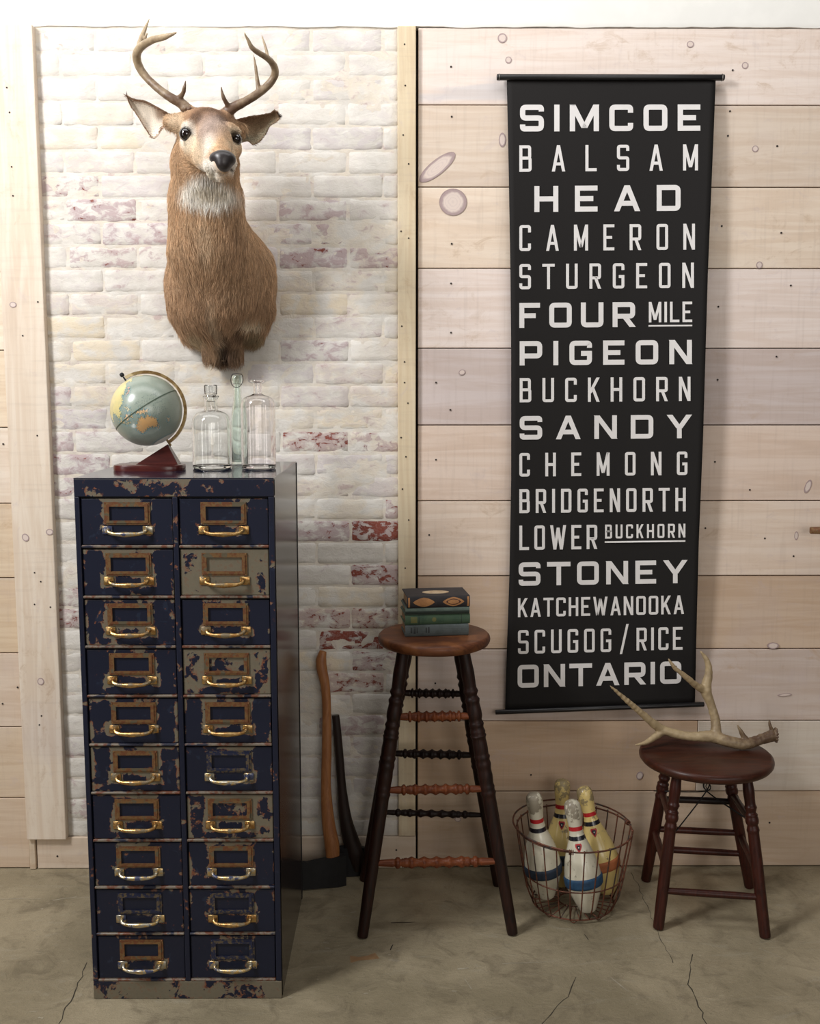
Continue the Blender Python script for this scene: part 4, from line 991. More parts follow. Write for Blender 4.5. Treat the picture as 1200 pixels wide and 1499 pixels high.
def sp_green(root, L_, W_, T_):
    bm = bmesh.new(); spine_patch(bm, -.066, T_ * .52, .018, T_ * .62, W_, T_); spine_patch(bm, -.010, T_ * .52, .012, T_ * .45, W_, T_, 'oval'); from_bm('gilt_stamp', bm, M_OLIVE, root)
    bm = bmesh.new(); spine_patch(bm, -.052, T_ / 2, .002, T_ * .9, W_, T_); spine_patch(bm, .066, T_ / 2, .0015, T_ * .9, W_, T_); from_bm('spine_line', bm, M_DK2, root)
def sp_grey(root, L_, W_, T_):
    for cx, w_, h_ in ((-.071, .005, .5), (-.062, .006, .6), (-.055, .004, .5), (-.030, .004, .45), (-.023, .004, .5)):
        bm = bmesh.new(); spine_patch(bm, cx, T_ * .56, w_, T_ * h_, W_, T_); from_bm('faded_title_mark', bm, M_DK, root)
zb = sc1[2] - .0006
bk = Vector((at(637.5, 925, -.36).x, -.238, 0))
book(zb, .176, .116, .0320, R(6), bk.x, bk.y, M_GB, 'grey blue cloth book at the bottom of the stack, lying on the seat', sp_grey)
book(zb + .0322, .180, .114, .0280, R(7), bk.x + .001, bk.y + .001, M_GN, 'green cloth book with dull gilt marks, second from the bottom', sp_green)
book(zb + .0604, .178, .115, .0190, R(6), bk.x + .001, bk.y, M_TL, 'thin grey green book with a dark band along its spine', sp_teal)
book(zb + .0796, .174, .120, .0320, R(7), bk.x + .003, bk.y + .003, M_ORN, 'dark book with tan almond medallions on its spine, topmost of the stack', orn)

# ================================================================ AXES
def axe(name, pts, rads, head, label, m, sx=1.0, sy=.7):
    base = head['c']; root = empty(name, (base[0], base[1], 0), label=label, cat='axe', group='axes behind the cabinet'); o = Vector(root.location)
    p, r = smooth_path([Vector(q) - o for q in pts], rads, 8)
    bm = bmesh.new(); P = p; n = 14; rings = []
    for i, c in enumerate(P):
        t_ = (P[min(i + 1, len(P) - 1)] - P[max(i - 1, 0)]).normalized(); X = (Vector((1, 0, 0)) - t_ * t_.x).normalized(); Y = t_.cross(X)
        rings.append([bm.verts.new(c + (X * math.cos(2 * math.pi * k / n) + Y * math.sin(2 * math.pi * k / n) * sy) * r[i]) for k in range(n)])
    for a, b in zip(rings, rings[1:]):
        for k in range(n): bm.faces.new((a[k], a[(k + 1) % n], b[(k + 1) % n], b[k]))
    bm.faces.new(rings[0]); bm.faces.new(rings[-1]); from_bm('handle', bm, m, root, smooth=True, angle=R(60))
    # head: outline in its own plane, thick at the eye and thin at the bit
    out, ang = head['out'], head['ang']; bm = bmesh.new(); d = Vector((math.cos(ang), math.sin(ang), 0)); nrm = Vector((-d.y, d.x, 0))
    A, B = [], []
    for (u, z_, th) in out:
        q = d * u + Vector((0, 0, z_)); A.append(bm.verts.new(q + nrm * th)); B.append(bm.verts.new(q - nrm * th))
    m_ = len(out) // 2
    for Q in (A, B):
        for i in range(m_ - 1): bm.faces.new((Q[i], Q[i + 1], Q[len(out) - 2 - i], Q[len(out) - 1 - i]))
    for i in range(len(out)): j = (i + 1) % len(out); bm.faces.new((A[i], A[j], B[j], B[i]))
    bmesh.ops.bevel(bm, geom=[e for e in bm.edges if len(e.link_faces) == 2 and e.calc_face_angle(0) > 1.0], offset=.0015, segments=2, affect='EDGES')
    from_bm('head', bm, M_BLACK, root); return root
M_AXH = mat_wood('orange_brown_axe_wood', S(136, 86, 50), S(158, 106, 64), .5, .15, (60, 60, 5)); M_AXD = mat_wood('dark_brown_axe_wood', S(34, 24, 21), S(46, 32, 27), .5, .1, (60, 60, 5))
ya, yb_ = -.125, -.045
def lean(px, py, z_lo=.1, z_hi=.72, y_lo=-.117, y_hi=-.03):
    # the handle leans back to the wall: solve for the depth on that leaning line
    Y = y_lo
    for _ in range(4): z_ = at(px, py, Y).z; Y = y_lo + (y_hi - y_lo) * (z_ - z_lo) / (z_hi - z_lo)
    return at(px, py, Y)
hp = [lean(*q) for q in ((473, 953), (470, 966), (471, 980), (476, 1005), (478, 1040), (478, 1100), (477, 1150), (480, 1200), (485.5, 1235), (487, 1256), (488, 1285))]
axe('axe', hp, [.010, .0160, .0165, .0140, .0135, .0150, .0150, .0195, .0225, .0205, .010],
    dict(c=(-.215, -.122), ang=R(197), out=[(-.038, .095, .010), (-.01, .096, .014), (.03, .090, .011), (.08, .088, .006), (.125, .100, .0015), (.140, .060, .001), (.125, .0015, .0015), (.08, .006, .006), (.03, .003, .011), (-.01, .001, .014), (-.038, .001, .010)][:5] + [(.130, .0015, .0015), (.08, .004, .006), (.03, .003, .011), (-.01, .001, .014), (-.038, .001, .010)]),
    'long axe with a curved orange brown handle, its black head down', M_AXH)
hp2 = [lean(*q, .1, .55, -.052, -.024) for q in ((491, 1047), (492.5, 1060), (496, 1100), (500, 1150), (505, 1195), (512, 1225), (520, 1250), (524, 1275))]
axe('axe', hp2, [.0115, .0120, .0130, .0135, .0190, .0245, .0270, .012],
    dict(c=(-.162, -.052), ang=R(4), out=[(-.045, .092, .010), (-.01, .094, .013), (.02, .092, .010), (.045, .088, .006), (.075, .095, .0015), (.078, .0015, .0015), (.045, .004, .006), (.02, .002, .010), (-.01, .001, .013), (-.045, .001, .010)]),
    'shorter axe with a nearly black handle, behind the bar stool leg', M_AXD)

# ================================================================ BASKET AND PINS
M_WIRE = mat_worn('rusty_wire', S(112, 68, 50), S(84, 52, 40), S(66, 54, 48), .4, .55, 60)
bcx, bcy = .488, -.232; RB, RTp, HB = .117, .164, .232
bas = empty('wire_basket', (bcx, bcy, 0), label='round rusty wire basket holding bowling pins on the floor', cat='basket')
def ring(bm, r, z_, wr, n=56, a0=0, a1=2 * math.pi, closed=True, wob=0.0):
    m = n if closed else n + 1
    tube(bm, [(r * math.cos(a0 + (a1 - a0) * i / n), r * math.sin(a0 + (a1 - a0) * i / n), z_ + wob * math.sin(3 * i)) for i in range(m)], wr, 7, closed=closed)
def brad(z_): return RB + (RTp - RB) * min(1, (z_ / HB)) ** .75
bm = bmesh.new(); ring(bm, RTp, HB, .0026); from_bm('rim', bm, M_WIRE, bas, smooth=True)
bm = bmesh.new(); ring(bm, brad(.105), .105, .0020); from_bm('middle_ring', bm, M_WIRE, bas, smooth=True)
bm = bmesh.new(); ring(bm, RB, .012, .0024); from_bm('base_ring', bm, M_WIRE, bas, smooth=True)
bm = bmesh.new(); ring(bm, RB * .35, .012, .0018, 30); from_bm('base_ring', bm, M_WIRE, bas, smooth=True)
NW = 27
for i in range(NW):
    a = 2 * math.pi * (i + .3) / NW; ca_, sa_ = math.cos(a), math.sin(a)
    bm = bmesh.new(); zs = [HB + .004, HB, .17, .105, .05, .012]
    pts = [((brad(min(q, HB)) + .002) * ca_ if q > .012 else RB * ca_, (brad(min(q, HB)) + .002) * sa_ if q > .012 else RB * sa_, q) for q in zs]
    tube(bm, pts, .0020, 6)
    r_ = bmesh.ops.create_icosphere(bm, subdivisions=1, radius=.0038)
    for v in r_['verts']: v.co += Vector((RTp * ca_, RTp * sa_, HB + .001))
    from_bm('upright_wire', bm, M_WIRE, bas, smooth=True)
    if i % 1 == 0:
        bm = bmesh.new(); tube(bm, [(RB * ca_, RB * sa_, .012), (RB * .35 * ca_, RB * .35 * sa_, .014)], .0016, 5); from_bm('base_wire', bm, M_WIRE, bas, smooth=True)
for a in (R(262), R(300), R(335), R(225), R(130), R(45)):
    ca_, sa_ = math.cos(a), math.sin(a); tx, ty = -sa_, ca_
    bm = bmesh.new(); tube(bm, smooth_path([(RB * ca_ - tx * .012, RB * sa_ - ty * .012, .012), ((RB - .003) * ca_, (RB - .003) * sa_, .0015 + .0012), (RB * ca_ + tx * .012, RB * sa_ + ty * .012, .012)], [.0014] * 3, 4)[0], .0014, 6); from_bm('foot_loop', bm, M_WIRE, bas, smooth=True)
bm = bmesh.new(); a0, a1, n = R(258), R(12), 44; pts = []
for i in range(n + 1):
    s = i / n; a = a0 + (a1 - a0) * s; lift = math.sin(math.pi * s)
    pts.append(((RTp + .003 + .010 * lift) * math.cos(a), (RTp + .003 + .004 * lift) * math.sin(a), HB + .004 + .012 * lift))
tube(bm, pts, .0026, 7)
for a in (a0, a1):
    for k in range(3): tube(bm, [((RTp + .001) * math.cos(a + (k - 1) * .03) + .0 + math.cos(q) * .006 * math.cos(a), (RTp + .001) * math.sin(a + (k - 1) * .03) + math.cos(q) * .006 * math.sin(a), HB + math.sin(q) * .006) for q in np.linspace(0, 2 * math.pi, 13)[:-1]], .0018, 5, closed=True)
from_bm('carrying_handle', bm, M_WIRE, bas, smooth=True)

def mat_pin(name, body, band):
    t = NT(name); o = t.obj(); v = vec_off(t, o, t.info().outputs['Random']); x, y, z = t.n('ShaderNodeSeparateXYZ', {0: o}).outputs
    n = t.noise(v, 40, 5, .7); n2 = t.noise(v, 14, 3)
    c = t.mix(t.step(n2, .4, .7), body, tuple(q * .86 for q in body[:3]) + (1,))
    head = t.step(z, .245, .29); dirt = t.step(t.math('ADD', n, t.math('MULTIPLY', head, .16)), .60, .66)
    c = t.mix(t.math('MULTIPLY', dirt, .75), c, S(110, 98, 80))
    def bandm(a, b): return t.math('MULTIPLY', t.step(z, a - .0006, a + .0006), t.math('SUBTRACT', 1.0, t.step(z, b - .0006, b + .0006)))
    chip = t.math('SUBTRACT', 1.0, t.step(t.noise(v, 70, 4), .66, .69))
    c = t.mix(t.math('MULTIPLY', bandm(.232, .244), chip), c, S(176, 34, 40)); c = t.mix(t.math('MULTIPLY', bandm(.206, .218), chip), c, S(28, 28, 36))
    t.set(col=c, rough=t.step(dirt, 0, 1, .25, .6), coat=.3, coatr=.15); t.bump(t.math('ADD', n, dirt), .25, .001); return t.m
M_PW, M_PY = mat_pin('ivory_pin_lacquer', S(206, 200, 180), 0), mat_pin('yellowed_pin_lacquer', S(220, 196, 128), 0)
M_BLUE = cloth_mat('blue_rubber', S(34, 72, 104), S(26, 54, 82)); M_NAVB = cloth_mat('navy_rubber', S(28, 42, 60), S(22, 34, 50)); M_ORB = cloth_mat('orange_rubber', S(168, 98, 56), S(146, 84, 48))
M_RED = simple('red_decal', S(170, 36, 44), .4); M_INK = simple('black_decal', S(34, 26, 34), .4)
PPROF = [(.0, .0), (.0215, .0), (.0235, .003), (.034, .028), (.0445, .055), (.0510, .078), (.0525, .098), (.0505, .120), (.0445, .150), (.0345, .180), (.0250, .205), (.0200, .226), (.0193, .244), (.0208, .262), (.0232, .280), (.0238, .294), (.0222, .306), (.0170, .314), (.0090, .3175), (0, .3185)]
def prad(z_):
    for (r0, z0), (r1, z1) in zip(PPROF[1:], PPROF[2:]):
        if z0 <= z_ <= z1 and z1 > z0: return r0 + (r1 - r0) * (z_ - z0) / (z1 - z0)
    return .02
PINL = []
def pin(head_px, base_px, Yh, Yb, m, mband, label, roll=0, decal=True, dlt=.1):
    A = at(*base_px, Yb); B = at(*head_px, Yh)
    d = (B - A).normalized(); q = d.to_track_quat('Z', 'Y')
    A = B - d * .3185
    PINL.append((A, B))
    root = empty('bowling_pin', A, label=label, cat='bowling pin', group='bowling pins in the wire basket'); 
    toc = (CP - (A + B) / 2).normalized(); x_ = (toc - d * toc.dot(d)).normalized(); y_ = d.cross(x_); Mx = Matrix((x_, y_, d)).transposed(); root.rotation_euler = (Mx @ Matrix.Rotation(R(roll), 3, 'Z')).to_euler()
    P = []; 
    for (r0, z0), (r1, z1) in zip(PPROF, PPROF[1:]):
        for k in range(3): P.append((r0 + (r1 - r0) * k / 3, z0 + (z1 - z0) * k / 3))
    P.append(PPROF[-1]); bm = bmesh.new(); lathe(bm, P, 36, cap=False); from_bm('pin_body', bm, m, root, smooth=True)
    z0, z1 = .074, .104; bm = bmesh.new(); lathe(bm, [(prad(z0) - .001, z0 - .001), (prad(z0) + .0022, z0 + .001)] + [(prad(z0 + (z1 - z0) * k / 6) + .0032, z0 + (z1 - z0) * k / 6) for k in range(1, 6)] + [(prad(z1) + .0022, z1 - .001), (prad(z1) - .001, z1 + .001)], 36, cap=False)
    from_bm('rubber_band', bm, mband, root, smooth=True)
    if decal:
        def dec(w_, h_, zc, out_, mm, nm, shape):
            bm = bmesh.new(); n = 14; prev = None
            for i in range(n + 1):
                v = 1 - 2 * i / n; hw = w_ / 2 * shape(v); z_ = zc + v * h_ / 2; r = prad(z_) + out_
                cur = [bm.verts.new((r * math.cos(s * hw / r), r * math.sin(s * hw / r), z_)) for s in (-1, -.5, 0, .5, 1)]
                if prev:
                    for k in range(4): bm.faces.new((prev[k], cur[k], cur[k + 1], prev[k + 1]))
                prev = cur
            from_bm(nm, bm, mm, root)
        sh = lambda v: (min(1, (v + 1) * .72) ** .8) * (1 if v < .8 else .86)
        dec(.019, .023, .188, .0007, M_RED, 'decal_border', sh); dec(.0115, .0145, .1885, .0012, M_INK, 'decal_centre', sh); dec(.003, .0035, .190, .0017, M_LET, 'decal_mark', lambda v: math.sqrt(max(0, 1 - v * v)))
    return root
pin((780.5, 1160), (802, 1325), -.262, -.252, M_PW, M_NAVB, 'ivory bowling pin with a navy band, leftmost in the basket', 0, False)
pin((823, 1140), (821, 1291), -.118, -.148, M_PY, M_NAVB, 'yellow bowling pin standing behind, with the highest head')
pin((853, 1151), (888, 1294), -.155, -.195, M_PY, M_ORB, 'yellow bowling pin with an orange band, leaning right')
pin((836, 1170), (860, 1327), -.262, -.300, M_PW, M_BLUE, 'ivory bowling pin with a bright blue band, foremost in the basket')

# ================================================================ ANTLERS
def mat_antler(name, dark, light, tip):
    t = NT(name); o = t.obj(); n = t.noise(t.vmath('MULTIPLY', o, (1, 1, 1)), 35, 6, .65); n2 = t.noise(o, 150, 4, .6)
    cn = t.n('ShaderNodeVertexColor', layer_name='Col').outputs[0]; s = t.n('ShaderNodeSeparateColor', {0: cn}).outputs[0]
    c = t.mix(t.math('ADD', s, t.math('MULTIPLY', t.math('SUBTRACT', n, .5), 1.7), clamp=True), dark, light)
    t.set(col=c, rough=.45); t.bump(t.math('ADD', n, t.math('MULTIPLY', n2, .4)), .45, .002); return t.m
M_ANT = mat_antler('brown_antler', S(98, 74, 56), S(186, 166, 134), 0); M_ANT2 = mat_antler('pale_shed_antler', S(88, 66, 50), S(170, 150, 116), 0)
def antler_obj(name, prims, h, mat, parent, col_fn, rough=0.0, extra=None):
    V, Fc = sdf_mesh(prims, h, rough=rough, rscale=90)
    off = np.array(parent.location) if parent else np.zeros(3)
    col = col_fn(V); me = np_mesh(name, V - off, Fc); ca = me.color_attributes.new('Col', 'FLOAT_COLOR', 'POINT')
    c4 = np.stack([col, col, col, np.ones_like(col)], 1); ca.data.foreach_set('color', c4.astype(np.float32).ravel())
    return link(name, me, mat, parent)
zs2 = sc2[2]
def onseat(px, py, up=.0): 
    P = atz(px, py, zs2 + up); return P
def AP(px, py, Y): return at(px, py, Y)
shed = []
Yc = -.225
main = [AP(1130, 1077, -.205), AP(1112, 1083, -.215), AP(1090, 1089, -.225), AP(1065, 1085, -.222), AP(1040, 1078, -.205), AP(1010, 1078, -.20), AP(985, 1073, -.195), AP(966, 1067, -.19)]
shed += path_caps(main, [0.0171, 0.0142, 0.0160, 0.0165, 0.0165, 0.0131, 0.0125, 0.0137], .008)
shed += path_caps([AP(968, 1068, -.19), AP(955, 1058, -.20), AP(940, 1045, -.21), AP(918, 1026, -.225), AP(893, 1004, -.24)], [0.0137, 0.0120, 0.0097, 0.0080, 0.0025], .008)
shed += path_caps([AP(970, 1070, -.19), AP(956, 1080, -.205), AP(945, 1087, -.22), AP(929, 1091, -.235)], [0.0125, 0.0091, 0.0068, 0.0021], .008)
shed += path_caps([AP(1048, 1080, -.205), AP(1047, 1055, -.19), AP(1040, 1030, -.18), AP(1033, 1010, -.175), AP(1037, 985, -.17), AP(1035, 968, -.168), AP(1025, 953, -.17)], [0.0171, 0.0131, 0.0120, 0.0160, 0.0108, 0.0080, 0.0025], .010)
shed += path_caps([AP(1031, 1010, -.175), AP(1018, 1003, -.19), AP(1004, 991, -.205), AP(988, 978, -.215), AP(978, 964, -.22)], [0.0125, 0.0097, 0.0080, 0.0063, 0.0021], .010)
shed += path_caps([AP(1094, 1086, -.222), AP(1087, 1076, -.222), AP(1079, 1061, -.222)], [0.0103, 0.0074, 0.0021], .006)
shed += path_caps([AP(1131, 1072, -.205), AP(1127, 1062, -.205), AP(1126, 1055, -.205)], [0.0068, 0.0051, 0.0025], .004)
for i in range(14):
    a = 2 * math.pi * i / 14; c = AP(1135, 1076, -.205); shed.append(capsule(c + Vector((0, math.cos(a) * .014, math.sin(a) * .016)), c + Vector((.001, math.cos(a) * .018, math.sin(a) * .020)), .0035, .0030, .002))
for i in range(46):
    q = main[0].lerp(main[2], random.random() ** 1.2); a = random.uniform(0, 2 * math.pi); c = q + Vector((0, math.cos(a), math.sin(a))) * .0125; shed.append(capsule(c, c + Vector((random.uniform(-.004, .004), math.cos(a) * .002, math.sin(a) * .002)), .0026, .0018, .002))
sroot = empty('shed_antler', (main[3].x, main[3].y, zs2), label='pale shed deer antler lying across the low stool seat', cat='antler')
bx_ = np.array(main[0])
antler_obj('antler_beam', shed, .0024, M_ANT2, sroot, lambda V: np.clip(-.18 + 1.15 * np.linalg.norm(V - bx_, axis=1) / .22, 0, 1), rough=.0011)

# ================================================================ DEER
DR = at(320, 420, 0)
deer = empty('deer_head_mount', (DR.x, -.002, DR.z), label='mounted deer head with antlers hung on the whitewashed brick wall', cat='taxidermy')
dl = np.array(deer.location)
P3 = lambda px, py, Y: at(px, py, Y)
body = [
 ellip(P3(322, 415, -.045), (.140, .085, .165), .05), ellip(P3(350, 420, -.050), (.088, .080, .150), .04), ellip(P3(292, 430, -.050), (.088, .078, .140), .04),
 capsule(P3(322, 470, -.055), P3(323, 512, -.040), .062, .034, .03), capsule(P3(306, 480, -.070), P3(309, 513, -.062), .036, .026, .015), capsule(P3(340, 485, -.060), P3(341, 514, -.052), .036, .026, .015),
 capsule(P3(376, 455, -.045), P3(370, 484, -.035), .047, .036, .02), capsule(P3(272, 455, -.045), P3(278, 484, -.03), .040, .026, .02),
 capsule(P3(298, 240, -.235), P3(302, 300, -.205), .078, .086, .04), capsule(P3(302, 300, -.205), P3(306, 360, -.165), .086, .098, .04), capsule(P3(306, 360, -.165), P3(318, 430, -.100), .100, .115, .05),
 capsule(P3(318, 360, -.10), P3(340, 400, -.06), .085, .105, .05),
 # head
 ellip(P3(305, 192, -.315), (.057, .072, .054), .03), capsule(P3(304, 208, -.30), P3(302, 232, -.245), .058, .070, .04), capsule(P3(300, 194, -.28), P3(298, 205, -.24), .044, .052, .03),
 capsule(P3(307, 190, -.355), P3(315, 208, -.420), .044, .037, .025), capsule(P3(315, 208, -.420), P3(322, 230, -.490), .037, .0270, .02),
 capsule(P3(304, 222, -.345), P3(319, 245, -.470), .044, .024, .02), capsule(P3(322, 232, -.495), P3(324, 239, -.507), .0265, .0235, .01),
 capsule(P3(309, 236, -.478), P3(309, 242, -.478), .019, .017, .012), capsule(P3(338, 238, -.474), P3(336, 244, -.474), .014, .013, .010), capsule(P3(326, 254, -.478), P3(322, 253, -.445), .0185, .022, .004), capsule(P3(312, 253, -.462), P3(334, 255, -.466), .0145, .0125, .006),
 capsule(P3(285, 213, -.335), P3(300, 228, -.390), .036, .028, .02), capsule(P3(335, 217, -.325), P3(328, 230, -.390), .032, .026, .02),
 # brow ridges
 capsule(P3(276, 186, -.372), P3(285, 183, -.385), .017, .018, .010), capsule(P3(343, 194, -.352), P3(335, 190, -.372), .016, .018, .010),
 capsule(P3(279, 205, -.372), P3(288, 208, -.382), .015, .015, .010), capsule(P3(342, 213, -.352), P3(334, 215, -.368), .013, .013, .010),
 # pedicles
 capsule(P3(284, 178, -.325), P3(277, 163, -.325), .022, .0150, .012), capsule(P3(327, 180, -.318), P3(332, 166, -.318), .022, .0150, .012),
 ellip(P3(294, 172, -.32), (.022, .025, .018), .015), 
 # ear bases
 capsule(P3(266, 180, -.30), P3(250, 178, -.295), .026, .017, .02), capsule(P3(340, 187, -.292), P3(350, 188, -.285), .022, .015, .02)]
HV, HF = sdf_mesh(body, .0036, cut=-.002)
# ears: cupped leaves added to the same mesh
def ear(upper, lower, Ybase, Ytip, cup, n=26, m=14, th=.0045):
    up, _ = smooth_path([Vector((a, b, 0)) for a, b in upper], [0] * len(upper), 8); lw_, _ = smooth_path([Vector((a, b, 0)) for a, b in lower], [0] * len(lower), 8)
    V, F_ = [], []
    def samp(P, s):
        s *= len(P) - 1; i = min(int(s), len(P) - 2); return P[i].lerp(P[i + 1], s - i)
    for side in (0, 1):
        for i in range(n + 1):
            s = i / n; a, b = samp(up, s), samp(lw_, s)
            for j in range(m + 1):
                u = j / m; q = a.lerp(b, u); Yb = Ybase + (Ytip - Ybase) * s
                c = cup * 4 * u * (1 - u) * math.sin(math.pi * min(1, .12 + s * .88)) ** .7
                ww = (1 - (2 * u - 1) ** 6) * (1 - s ** 8)
                V.append(at(q.x, q.y, Yb + c + (th * .9 * ww if side else -th * .1 * ww)))
    o = (n + 1) * (m + 1)
    for i in range(n):
        for j in range(m):
            a = i * (m + 1) + j; F_.append((a, a + 1, a + m + 2, a + m + 1)); F_.append((o + a, o + a + m + 1, o + a + m + 2, o + a + 1))
    for i in range(n):
        for j in (0, m):
            a = i * (m + 1) + j; b = a + m + 1; F_.append((a, b, o + b, o + a) if j == 0 else (b, a, o + a, o + b))
    return np.array([list(v) for v in V]), np.array(F_), o
# leaves run from the head to the tip
E1V, E1F, E1o = ear([(268, 170), (250, 167), (230, 156), (212, 147), (198, 145), (190, 142), (185, 139)], [(262, 196), (252, 190), (240, 188), (232, 198), (224, 203), (212, 188), (201, 170), (190, 154), (185, 140)], -.300, -.300, .026)
E2V, E2F, E2o = ear([(335, 178), (345, 175), (362, 171), (380, 168), (394, 166), (402, 162), (408, 168)], [(340, 208), (350, 210), (362, 207), (370, 212), (378, 208), (387, 198), (394, 185), (404, 178), (411, 172)], -.285, -.280, .022)
# a face normal check so both leaves face outwards
AV = np.concatenate([HV, E1V, E2V]); AF = np.concatenate([HF, E1F + len(HV), E2F + len(HV) + len(E1V)])
part_id = np.concatenate([np.zeros(len(HV)), np.ones(len(E1V)), np.full(len(E2V), 2)])
inner = np.zeros(len(AV), bool); inner[len(HV):len(HV) + E1o] = True; inner[len(HV) + len(E1V):len(HV) + len(E1V) + E2o] = True
C_TAN, C_GREY, C_WHITE, C_BROWN, C_DARK, C_CREAM = [np.array(S(*c)[:3]) for c in ((200, 167, 133), (166, 148, 138), (236, 230, 220), (144, 112, 88), (66, 48, 40), (218, 202, 176))]
def ss(x, a, b): t_ = np.clip((x - a) / (b - a), 0, 1); return t_ * t_ * (3 - 2 * t_)
col = np.tile(C_TAN, (len(AV), 1))
def blob(px, py, Y, rx, rz, c, amt=1.0, ry=None, soft=.35):
    global col
    p = np.array(P3(px, py, Y)); ry = ry or max(rx, rz)
    d = np.sqrt(((AV[:, 0] - p[0]) / rx) ** 2 + ((AV[:, 1] - p[1]) / ry) ** 2 + ((AV[:, 2] - p[2]) / rz) ** 2)
    wgt = (1 - ss(d, 1 - soft, 1 + soft)) * amt * (part_id == 0); col = col * (1 - wgt[:, None]) + c * wgt[:, None]
# neck darker lower down
zz = AV[:, 2]; z300, z480 = P3(300, 310, -.2).z, P3(300, 470, -.08).z
wg = ss(-zz, -z300, -z480)[:, None] * .45; col = col * (1 - wg) + C_BROWN * wg
blob(323, 525, -.06, .075, .055, C_DARK, .55); blob(326, 514, -.08, .012, .04, C_DARK * .6, .8, .06); blob(310, 512, -.09, .022, .04, C_TAN, .5, .05); blob(330, 500, -.10, .02, .05, C_DARK, .5, soft=.6)  # dark lower tufts, plus the shaded gap between the leg stumps painted in
blob(368, 472, -.07, .036, .012, C_CREAM, .9, .09); blob(374, 490, -.05, .028, .022, np.array(S(132, 120, 92)[:3]), .8, .09); blob(352, 486, -.08, .018, .018, C_DARK, .6, .09); blob(285, 492, -.06, .030, .03, np.array(S(186, 170, 140)[:3]), .6, .09); blob(314, 470, -.14, .016, .09, C_CREAM, .35, .09, .6); blob(300, 350, -.26, .02, .06, C_CREAM, .3, .09, .6); blob(345, 350, -.2, .02, .07, C_BROWN, .35, .12, .6)  # tuft tones; shade of the right-hand hollow is put into the colour
blob(305, 176, -.34, .062, .040, C_BROWN, .95, .09); blob(290, 178, -.37, .020, .022, C_DARK, .65, .06); blob(322, 182, -.36, .022, .018, C_DARK, .55, .06); blob(308, 168, -.34, .03, .012, C_DARK, .5, .06); blob(312, 202, -.40, .040, .055, C_GREY, .95, .09, .45); blob(290, 172, -.33, .02, .02, C_BROWN, .8); blob(290, 183, -.37, .016, .020, C_BROWN, .7)
blob(272, 198, -.385, .030, .030, C_WHITE, .9, .05); blob(272.5, 196.5, -.385, .0175, .0165, C_DARK * .5, .95, .04, .2); blob(282, 201, -.385, .009, .006, C_DARK, .8, .04, .3); blob(280, 212, -.385, .030, .022, C_CREAM, .8, .05); blob(346, 203, -.365, .026, .026, C_CREAM, .7, .05); blob(345, 203.5, -.36, .015, .016, C_DARK * .5, .9, .04, .2)
blob(262, 185, -.31, .03, .03, C_CREAM, .5); blob(309, 224, -.45, .021, .034, C_WHITE, .75, .06, .6); blob(294, 226, -.42, .03, .03, C_CREAM, .6, .06, .5); blob(338, 226, -.43, .02, .03, C_CREAM, .6, .05, .5); blob(312, 243, -.485, .030, .014, C_WHITE, .95, .04); blob(336, 242, -.49, .020, .014, C_WHITE, .9, .03)
blob(321, 253, -.46, .042, .016, C_WHITE, .95, .05); blob(324, 222, -.48, .014, .010, C_BROWN, .9, .03); [blob(a_, b_, c_, .0050, .0028, C_DARK * .6, .9, .03, .3) for a_, b_, c_ in ((297, 246, -.47), (301, 247.5, -.475), (305, 248, -.48), (309, 248, -.485), (313, 248.5, -.485), (317, 248.5, -.488), (321, 249, -.488), (326, 249, -.488), (331, 249, -.488), (336, 248.5, -.485))]
thr = np.array(P3(300, 281, -.30)); dthr = np.sqrt(((AV[:, 0] - thr[0] - .003) / .080) ** 2 + ((AV[:, 2] - thr[2]) / .047) ** 2); wq = (1 - ss(dthr, .65, 1.12)) * ss(-AV[:, 1], .17, .22) * (part_id == 0); col = col * (1 - wq[:, None]) + C_WHITE * wq[:, None]
thr = np.array(P3(303, 274, -.33)); dthr = np.sqrt(((AV[:, 0] - thr[0]) / .050) ** 2 + ((AV[:, 2] - thr[2]) / .020) ** 2); wq = (1 - ss(dthr, .6, 1.2)) * ss(-AV[:, 1], .2, .25) * (part_id == 0) * .55; col = col * (1 - wq[:, None]) + np.array(S(176, 160, 128)[:3]) * wq[:, None]
pe = part_id > 0
col[pe] = C_BROWN * 1.1; col[inner & (part_id == 1)] = np.array(S(224, 212, 196)[:3]); col[inner & (part_id == 2)] = np.array(S(156, 134, 108)[:3])
for k, (E, o_, base) in enumerate(((E1V, E1o, len(HV)), (E2V, E2o, len(HV) + len(E1V)))):
    m_ = 15; ii = np.arange(len(E)) % o_; s = (ii // m_) / 26; u = (ii % m_) / 14
    ec = np.maximum(ss(s, .88, .97), np.maximum(ss(u, .93, 1.0), (1 - ss(u, 0, .16 if k == 0 else .42))) * .85)
    if k == 0: ec = np.maximum(ec, .75 * ss(.42 - s, 0, .1) * (1 - ss(u, .35, .65)))
    cc = col[base:base + len(E)]; dk = C_BROWN * (1 - ss(s, .85, .97))[:, None] + C_DARK * .7 * ss(s, .85, .97)[:, None]
    col[base:base + len(E)] = cc * (1 - ec[:, None]) + dk * ec[:, None]
    if k == 1: g_ = (ss(u, .5, .8) * (1 - ss(u, .9, 1)) * (1 - ss(s, .7, .9)))[:, None] * .5; col[base:base + len(E)] = col[base:base + len(E)] * (1 - g_) + np.array(S(120, 124, 108)[:3]) * g_
nzv = np.array([mnoise.noise(Vector((v[0] * 60, v[1] * 60, v[2] * 14))) for v in AV]); col = np.clip(col * (1 + .22 * nzv[:, None]), 0, 1)
dm = np_mesh('hide', AV - dl, AF); ca = dm.color_attributes.new('Col', 'FLOAT_COLOR', 'POINT'); ca.data.foreach_set('color', np.concatenate([col, np.ones((len(col), 1))], 1).astype(np.float32).ravel())
